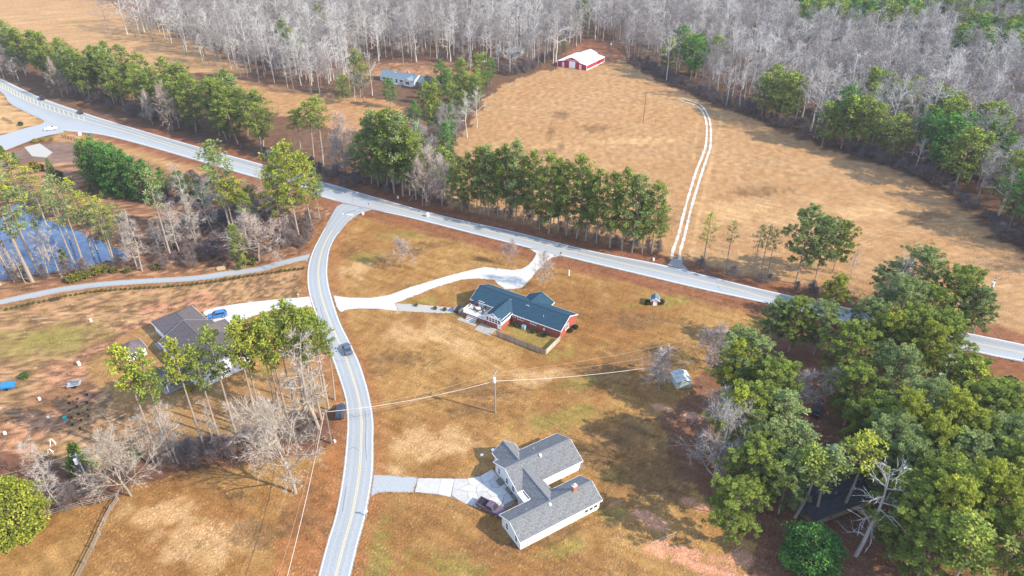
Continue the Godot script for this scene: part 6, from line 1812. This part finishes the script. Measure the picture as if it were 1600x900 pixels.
func bare_trees() -> void:
	var g := "bare trees of the pond wood"
	row("pond_bare", [[-124.82, -165.73, 16.06], [-104.2, -169.22, 19.44], [-106.29, -170.64, 16.28], [-108.04, -172.09, 14.21], [-97.09, -178.43, 17.61], [-93.63, -183.11, 18.24], [-90.87, -189.23, 20.75], [-107.18, -207.62, 17.79], [-128.75, -166.07, 14.36], [-133.14, -162.68, 11.35], [-136.7, -163.35, 11.95], [-80.21, -176.15, 10.17], [-100.52, -177.66, 10.42], [-103.58, -179.58, 11.49]],
		"%s pale bare tree along the pond bank counted from the blue water", g, "bare_tree", "bare tree")
	tree("small_bare", -72.88, -174.66, 13.52, "wide brown bare bush at the corner of path and side street", "", "bare_bush", "bare tree", 1.5)
	tree("small_bare", -31.25, -171, 8.63, "small round bare tree alone in the junction lawn", "", "bare_tree", "bare tree", 1.1)
	tree("small_bare", -0.55, -172.09, 7.24, "small pale bare tree at the bend of the loop driveway", "", "bare_tree", "bare tree", 1.0)
	tree("small_bare", 8.33, -160.69, 9.55, "pale bare tree standing between driveway and brick house", "", "bare_tree", "bare tree", 0.8)
	var lean := tree("lone_bare", -39.89, -88.75, 19.68, "big spreading pale bare tree between pine strip and orange verge", "", "spreading_tree", "bare tree", 0.85)
	lean.rotation = Vector3(0, 0, 0.22)
	tree("broad_bare", -69.8, -88.3, 13.47, "leaning wide bare tree at the corner of the rail fences", "", "spreading_tree", "bare tree", 0.9)
	row("pond_bare", [[-80.59, -85.07, 11.87], [-86.61, -90.43, 12.31]], "%s slim pale bare tree above the rail fence", "slim bare trees above the rail fence", "bare_tree", "bare tree", 1.2)
	row("pond_bare", [[-68.62, -95.87, 14.02], [-65.32, -96.53, 14.97], [-65.15, -98.56, 13.96]], "%s bare tree below the garden pavilion", "bare trees below the pavilion", "bare_tree", "bare tree", 1.1)
	row("pond_bare", [[-39.39, -105.71, 26.29], [-41.63, -106.83, 17.24]], "%s white barked bare tree beside the parked dark blue car", "white barked trees by the side street", "bare_tree", "bare tree", 1.15)
	row("pond_bare", [[-58.01, -99.59, 13.84], [-47.37, -102.05, 11.71]], "%s thin bare trunk among the pines before the white house", "thin bare trunks among the pines", "bare_tree", "bare tree", 0.8)
	row("broad_bare", [[37.48, -90.43, 18.89], [39.05, -99.42, 13.99]], "%s wide grey bare tree fringing the big grove", "grey bare trees fringing the grove", "spreading_tree", "bare tree", 0.9)
	row("small_bare", [[32.45, -117.28, 9.83], [46.15, -127.65, 9.24], [47.25, -124.37, 8.98]], "%s misty grey bare tree near the metal shed", "grey bare trees by the metal shed", "bare_tree", "bare tree", 1.1)
	row("small_bare", [[60.91, -111.5, 8.68], [67.1, -113.52, 7.88]], "%s bare sapling on the red soil of the big grove", "bare saplings in the grove", "bare_tree", "bare tree", 1.0)
	tree("dead", 57.5, -75.41, 23.22, "dead silver grey tree with broken limbs by the dark house", "", "dead_tree", "bare tree", 1.0)
	row("pond_bare", [[94.51, -144.82, 18.49], [93.21, -147.69, 15.98], [100.45, -149.16, 16.94], [94.53, -166.77, 8.13], [100.91, -153.69, 14.42]], "%s whitish bare tree among the pines at the highway bend", "whitish bare trees by the highway", "bare_tree", "bare tree", 1.3)
	row("small_bare", [[-29.85, -211.53, 15.15], [-23.45, -211.53, 15.15], [-27.79, -216.57, 16.45], [-60.94, -238.76, 19.72], [-64.26, -241.18, 13.01], [-57.67, -236.39, 11.2], [-216.07, -333.12, 15.72], [-143.31, -285.04, 17.6], [-154.61, -292.37, 12.78]], "%s pinkish bare tree in the gaps of the highway pines", "bare trees in gaps of the highway pines", "bare_tree", "bare tree", 0.7)
	row("woods_bare", [[-268.08, -484.45, 20.69], [-222.26, -447.63, 24.55], [-262.91, -500.71, 21.62]], "%s spreading bare tree alone in the far tan meadow", "bare trees in the far meadow", "bare_tree", "bare tree", 1.5)
	row("woods_bare", [[-57.9, -383.14, 27.61], [-56.61, -398.03, 26.44], [-53.71, -400.85, 27.56], [-41.1, -400.85, 30.82], [-87.72, -333.12, 23], [-92.82, -335.2, 18.15], [-97.87, -339.42, 18.6], [-107.45, -343.72, 14.55], [-24.83, -363.12, 20.74], [-22.6, -384.45, 27.37], [-13.83, -381.83, 23.1]], "%s tall white bare tree around the blue roofed house", "bare trees around the blue roofed house", "bare_tree", "bare tree", 0.9)
	row("woods_bare", [[-56.48, -239.96, 16.99], [-29.31, -222.88, 22.9], [-25.03, -259.22, 19.03], [-22.75, -269.8, 16.99], [-28.44, -269.8, 14.45], [-18.5, -277.25, 17.29], [-15.04, -289.07, 16.43], [-35.54, -252.54, 15.09]], "%s grey bare tree in the grove between the fields", "bare trees in the grove between the fields", "bare_tree", "bare tree", 1.2)

func edge_trees() -> void:
	var list := []
	for p in fill(pts([-132.66, -369.18, -106, -350.36, -76.88, -325.03, -62.52, -320.14, -64.98, -335.2, -91.94, -359.56, -123.72, -379.24]), 8.5, 311): list.append([p.x, p.y, rng.randf_range(13, 21)])
	for p in fill(pts([-264.9, -363.12, -248.01, -351.49, -242.99, -359.56, -279.47, -398.03, -325.96, -424.68, -301.72, -388.44]), 8.0, 312): list.append([p.x, p.y, rng.randf_range(10, 15)])
	for p in fill(pts([-213.49, -335.2, -135.19, -285.04, -92.61, -259.22, -95.66, -269.8, -142.81, -297.42, -202.18, -337.29]), 16.0, 313): list.append([p.x, p.y, rng.randf_range(12, 17)])
	var thin := []
	for p in fill(pts([-107.43, -177.66, -89.23, -181.53, -64.52, -188.81, -61.94, -202.89, -78.88, -211.53, -98.77, -207.62, -109.72, -193.91]), 7.5, 314): thin.append([p.x, p.y, rng.randf_range(9, 16)])
	thin.sort_custom(func(a, b): return a[0] < b[0])
	row("pond_bare", thin, "%s thin bare tree of the thicket between pond and junction, counted from the pond", "thin bare trees of the thicket by the junction", "thin_tree", "bare tree", 0.9)
	list.sort_custom(func(a, b): return a[0] < b[0])
	row("woods_bare", list, "%s leafless tree along belt and middle field, counted from the entrance road", "leafless trees along the belt and the middle field", "bare_tree", "bare tree", 1.05)

func woods() -> void:
	# every stem of the big bare woods; the ones that show largest are things, the rest is one mass
	var wood := pts([-227.97, -560.94, -253.24, -472.86, -210.69, -440.86, -178.99, -402.27, -133.97, -359.56, -103.19, -339.42, -91.94, -359.56, -75.24, -398.03, -39.65, -400.85, -14.29, -396.64, -3.34, -366.73, 8.83, -374.15, 23.29, -391.14, 38.4, -431.02, 46.26, -454.59, 54.31, -454.59, 61.84, -434.26, 66.28, -398.03, 79.03, -360.74, 89.12, -339.42, 92.91, -329.03, 108.47, -304.39, 120.02, -280.33, 131.27, -261.98, 143.77, -245.5, 150.79, -231.17, 151.85, -208.59, 149.09, -189.65, 151.15, -180.36, 168.19, -153.69, 689.14, -823.27, -592.66, -823.27, -504.25, -691.14, -335.14, -655.44])
	var pg := []
	var home := []
	var clump := 0
	for q in [pts([118.41, -272, 128.75, -261.98, 143.48, -244.87, 151.43, -259.22, 129.79, -285.04]), pts([148.26, -244.87, 153.5, -211.53, 167.45, -228.36, 164.44, -262.67]), pts([152.87, -206.66, 153.11, -183.51, 165.54, -173.92, 182.63, -198.33, 165.18, -202.89, 162.35, -217.61]), pts([142.81, -297.42, 176.96, -272, 186.57, -285.04, 150.99, -310.72]), pts([156.85, -262.67, 177.62, -222.88, 193.8, -234.05, 169.17, -277.25]), pts([233.7, -379.24, 283.73, -371.65, 326.78, -437.53, 270.38, -437.53]), pts([168.39, -440.86, 252.87, -437.53, 282.72, -496.55, 194.24, -504.93]), pts([81.06, -371.65, 99.03, -348.13, 107.47, -369.18, 89.03, -395.25]), pts([161.53, -301.75, 174.34, -293.2, 184.47, -307.98, 166.74, -313.49]), pts([263.77, -467.24, 360.75, -476.67, 420.6, -566.11, 300.54, -541.08]), pts([108.47, -304.39, 117.61, -289.07, 122.98, -300.87, 114.08, -313.49])]:
		for p in fill(q, 9.0, 500 + pg.size()):
			pg.append(p)
			home.append(clump)
		clump += 1
	var all := []
	for p in fill(wood, 7.2, 401):
		var free := true
		for q in pg:
			if p.distance_squared_to(q) < 30.0:
				free = false
				break
		if free: all.append([p, 13.0 + 14.0 * pow(rng.randf(), 1.3), rng.randf() * TAU, rng.randf_range(0.8, 1.6), p.length()])
	all.sort_custom(func(a, b): return a[4] < b[4])
	var near := all.slice(0, 130)
	var far := all.slice(130)
	for q in near:
		tree("woods_bare", q[0].x, q[0].y, q[1], "leafless grey tree in the front edge of the bare woods beyond the tan field", "leafless trees at the front of the far woods", "woods_tree", "bare tree", q[3])
	mass("bare_woods", "leafless_trees", "woods_bare", far, "wide bare grey winter woods filling the far slope")
	var clumps := ["along the field edge past the farm track's end", "in the thick green edge above the far field corner", "at the last bend of the field edge", "in the middle of the bare woods above the field edge", "in the long clump deeper above the green edge", "in the high clump near the top corner", "in the top clump straight above the farm track", "in the first small clump beyond the barn", "in the tiny clump amid the bare woods", "at the very top edge of the woods", "at the woods edge by the farm track's end"]
	var topmost := []
	for i in pg.size():
		if home[i] == 6 or home[i] == 9:
			topmost.append([pg[i], rng.randf_range(16, 23), rng.randf() * TAU, 1.35])
			continue
		tree("far_pine", pg[i].x, pg[i].y, rng.randf_range(16, 23), "green pine " + clumps[home[i]], "pines " + clumps[home[i]], "woods_pine", "pine tree", 1.35)
	mass("far_pines", "green_pines", "far_pine", topmost, "distant green pines massed in the highest part of the woods")
	tree("row_pine", 44.98, -472.86, 21.82, "tall dark pine rising behind the red barn", "", "woods_pine", "pine tree", 1.3)
	row("row_pine", [[-124.65, -395.25, 23.69], [-118.23, -387.1, 20.42], [-111.69, -379.24, 17.22], [-121.52, -458.15, 20.93], [29.84, -416.97, 8.28]], "%s dark pine among the white trunks of the far woods", "dark pines among the white trunks", "woods_pine", "pine tree", 1.2)
	# low grey brush along the edges and in the wood by the pond
	var brush := []
	for e in [[pts([65.88, -395.25, 88.18, -335.2, 107.43, -300.87, 130.16, -259.22, 149.92, -229.48, 148.59, -188.81, 153.21, -177.66, 162.08, -185.52, 154.22, -198.33, 155.31, -239.96, 134.44, -269.8, 111.16, -313.49, 91.05, -348.13, 67.94, -409.51]), 3.2], [pts([-21.4, -212.52, 11.93, -193.05, 45.63, -176.9, 46.51, -181.53, 12.18, -198.33, -21.79, -217.61]), 3.4], [pts([-68.54, -231.17, -21.32, -211.53, -21.79, -217.61, -56.48, -239.96, -100.98, -261.98, -172.1, -306.18, -212.38, -333.12, -215.76, -339.42, -136.76, -289.07]), 4.0],
		[pts([-139.53, -161.68, -123.92, -165.04, -108.66, -170.29, -90.55, -170.29, -74.15, -175.78, -61.25, -183.51, -60.88, -198.33, -79.86, -207.62, -97.04, -202.89, -107.89, -189.65, -106.68, -173.92, -122.21, -168.51, -142.69, -166.77]), 3.4], [pts([-169.98, -217.61, -155.51, -207.62, -128.36, -191.34, -112.96, -181.53, -112.88, -185.52, -129.87, -198.33, -156.76, -213.53, -170.96, -222.88]), 3.2], [pts([-121.96, -212.52, -105.08, -207.62, -79.86, -207.62, -64.19, -212.52, -88.81, -222.88, -119.97, -234.05]), 4.0], [pts([49.42, -168.51, 66.27, -161.68, 87.89, -150.65, 89.14, -153.69, 67.27, -165.04, 51.1, -172.09]), 4.0],
		[pts([-69.93, -95.21, -62.98, -99.42, -51.21, -102.05, -40.93, -107.21, -38.02, -107.21, -39.05, -102.05, -49.85, -97.71, -61.67, -96.03]), 2.6], [pts([-87.16, -88.91, -76.92, -91.99, -72.48, -92.78, -72.67, -88.15, -83.48, -84.5]), 3.0], [pts([25.71, -409.51, 8.88, -376.68, -3.36, -369.18, -6.87, -379.24, 9.2, -392.5, 24.54, -415.46]), 3.0], [pts([-38.42, -246.12, -19.59, -357.22, -9.93, -363.12, -21.63, -285.04, -22.2, -222.88]), 5.0]]:
		for p in fill(e[0], e[1], 600 + brush.size()): brush.append([p, rng.randf_range(1.4, 4.6), rng.randf() * TAU, rng.randf_range(1.0, 1.7)])
	mass("undergrowth", "brush", "brush", brush, "low leafless brush along the wood edges and under the pines")
	var gs := [[Vector3(-120.71, 0, -163.35), lin(0.17, 0.17, 0.03), 1.3], [Vector3(-119.31, 0, -164.7), lin(0.16, 0.16, 0.03), 1.4], [Vector3(-117.72, 0, -165.39), lin(0.15, 0.15, 0.03), 1.1], [Vector3(-116.29, 0, -167.46), lin(0.18, 0.16, 0.04), 1.6], [Vector3(-114.3, 0, -168.86), lin(0.15, 0.15, 0.04), 1.2], [Vector3(-111.43, 0, -168.51), lin(0.15, 0.14, 0.04), 1.0], [Vector3(-107.83, 0, -168.51), lin(0.14, 0.14, 0.04), 0.9], [Vector3(-100.51, 0, -170.29), lin(0.14, 0.15, 0.03), 1.0], [Vector3(-74.26, 0, -173.18), lin(0.13, 0.15, 0.03), 1.0], [Vector3(-178.63, 0, -244.87), lin(0.22, 0.17, 0.03), 1.5], [Vector3(-174.82, 0, -242.4), lin(0.2, 0.16, 0.04), 1.6], [Vector3(-163.98, 0, -235.21), lin(0.17, 0.14, 0.06), 1.7], [Vector3(-186.52, 0, -244.87), lin(0.18, 0.14, 0.08), 1.8], [Vector3(-193.88, 0, -272), lin(0.3, 0.24, 0.03), 0.9], [Vector3(-191.08, 0, -273.49), lin(0.3, 0.24, 0.03), 0.8], [Vector3(-188.36, 0, -274.23), lin(0.28, 0.22, 0.03), 0.8], [Vector3(-211.76, 0, -292.37), lin(0.08, 0.1, 0.03), 1.0], [Vector3(-109.14, 0, -122.09), lin(0.08, 0.13, 0.03), 0.9], [Vector3(-72.88, 0, -97.37), lin(0.14, 0.17, 0.06), 1.1], [Vector3(-70.91, 0, -117.28), lin(0.28, 0.26, 0.03), 1.0], [Vector3(99.32, 0, -119.87), lin(0.05, 0.07, 0.03), 1.2], [Vector3(109.3, 0, -118.78), lin(0.06, 0.08, 0.03), 1.6], [Vector3(-19.82, 0, -149.75), lin(0.15, 0.12, 0.05), 0.5], [Vector3(-17.29, 0, -149.16), lin(0.13, 0.1, 0.05), 0.5], [Vector3(-24.94, 0, -151.25), lin(0.14, 0.13, 0.05), 0.45]]
	var where := ["on the pond bank at the path", "beside the first pond bank shrub", "third along the pond bank", "tall one where the pond narrows", "between pond and path bend", "low one on the leafy bank", "smallest on the leafy bank", "under the tallest slim pine", "by the bright young pine", "at the clearing above the pond", "twin in the clearing above the pond", "brownish in the upper clearing", "straw coloured near the cedar", "golden at the entrance bed", "second golden in the entrance bed", "third golden in the entrance bed", "by the entrance island fence", "beside the blue trailer", "at the foot of the leaning bare tree", "yellow at the porch of the white house", "dark under the grove driveway", "dark in the shaded lawn by the highway", "by the concrete strip of the deck", "at the hatch end of the concrete strip", "at the driveway end of the concrete strip"]
	for i in gs.size(): round_shrub(gs[i][0], gs[i][2], gs[i][1], "rounded shrub " + where[i])
	# the clipped row below the path, and seedlings in the garden plot
	var hedge := smooth(pts([-59.04, -170.29, -64.8, -168.86, -71.35, -166.77, -79.3, -164.02, -87.2, -161.68, -95.36, -160.36, -103.57, -159.38, -111.55, -158.09, -118.75, -155.55, -125.25, -152.16, -130.27, -149.45]), 62)
	var proto: Node3D = null
	for i in hedge.size():
		var lb := ordinal(i) + " clipped shrub of the row below the asphalt path, counted from the side street"
		if proto == null:
			proto = round_shrub(Vector3(hedge[i].x, 0, hedge[i].y), 0.42, lin(0.13, 0.12, 0.035), lb, "shrub", "clipped shrubs below the path")
			continue
		var o: Node3D = proto.duplicate()
		o.name = numbered("round_shrub")
		add_child(o)
		o.set_meta("label", lb)
		o.position = Vector3(hedge[i].x + rng.randf() * 0.2, 0, hedge[i].y + rng.randf() * 0.2)
		o.rotation.y = rng.randf() * TAU
		o.scale = Vector3.ONE * rng.randf_range(0.7, 1.2)
	proto = null
	for i in 14:
		var q := [Vector3(-95.74, 0, -115.59), Vector3(-93.39, 0, -114.55), Vector3(-92.24, 0, -115.8)][i % 3] as Vector3
		q += (Vector3(-89.05, 0, -105.33) - Vector3(-95.1, 0, -115.17)) * float(i / 3) / 4.6
		var sl := "small dark seedling, %s in the %s row of the garden plot" % [ordinal(i % 3), ordinal(i / 3)]
		if proto == null:
			proto = round_shrub(q, 0.24, lin(0.06, 0.06, 0.035), sl, "shrub", "seedlings in the garden plot")
			continue
		var o: Node3D = proto.duplicate()
		o.name = numbered("round_shrub")
		add_child(o)
		o.set_meta("label", sl)
		o.position = q + Vector3(rng.randf_range(-0.3, 0.3), 0, rng.randf_range(-0.3, 0.3))

func _ready() -> void:
	rng.seed = 7
	make_light()
	make_materials()
	plan_roads()
	plan_ground()
	make_ground()
	make_roads()
	red_barn()
	grey_house()
	brick_house()
	white_house()
	far_house()
	dark_house()
	sheds()
	vehicles()
	small_things()
	make_species()
	pines()
	bare_trees()
	edge_trees()
	woods()
	lawn_tufts()
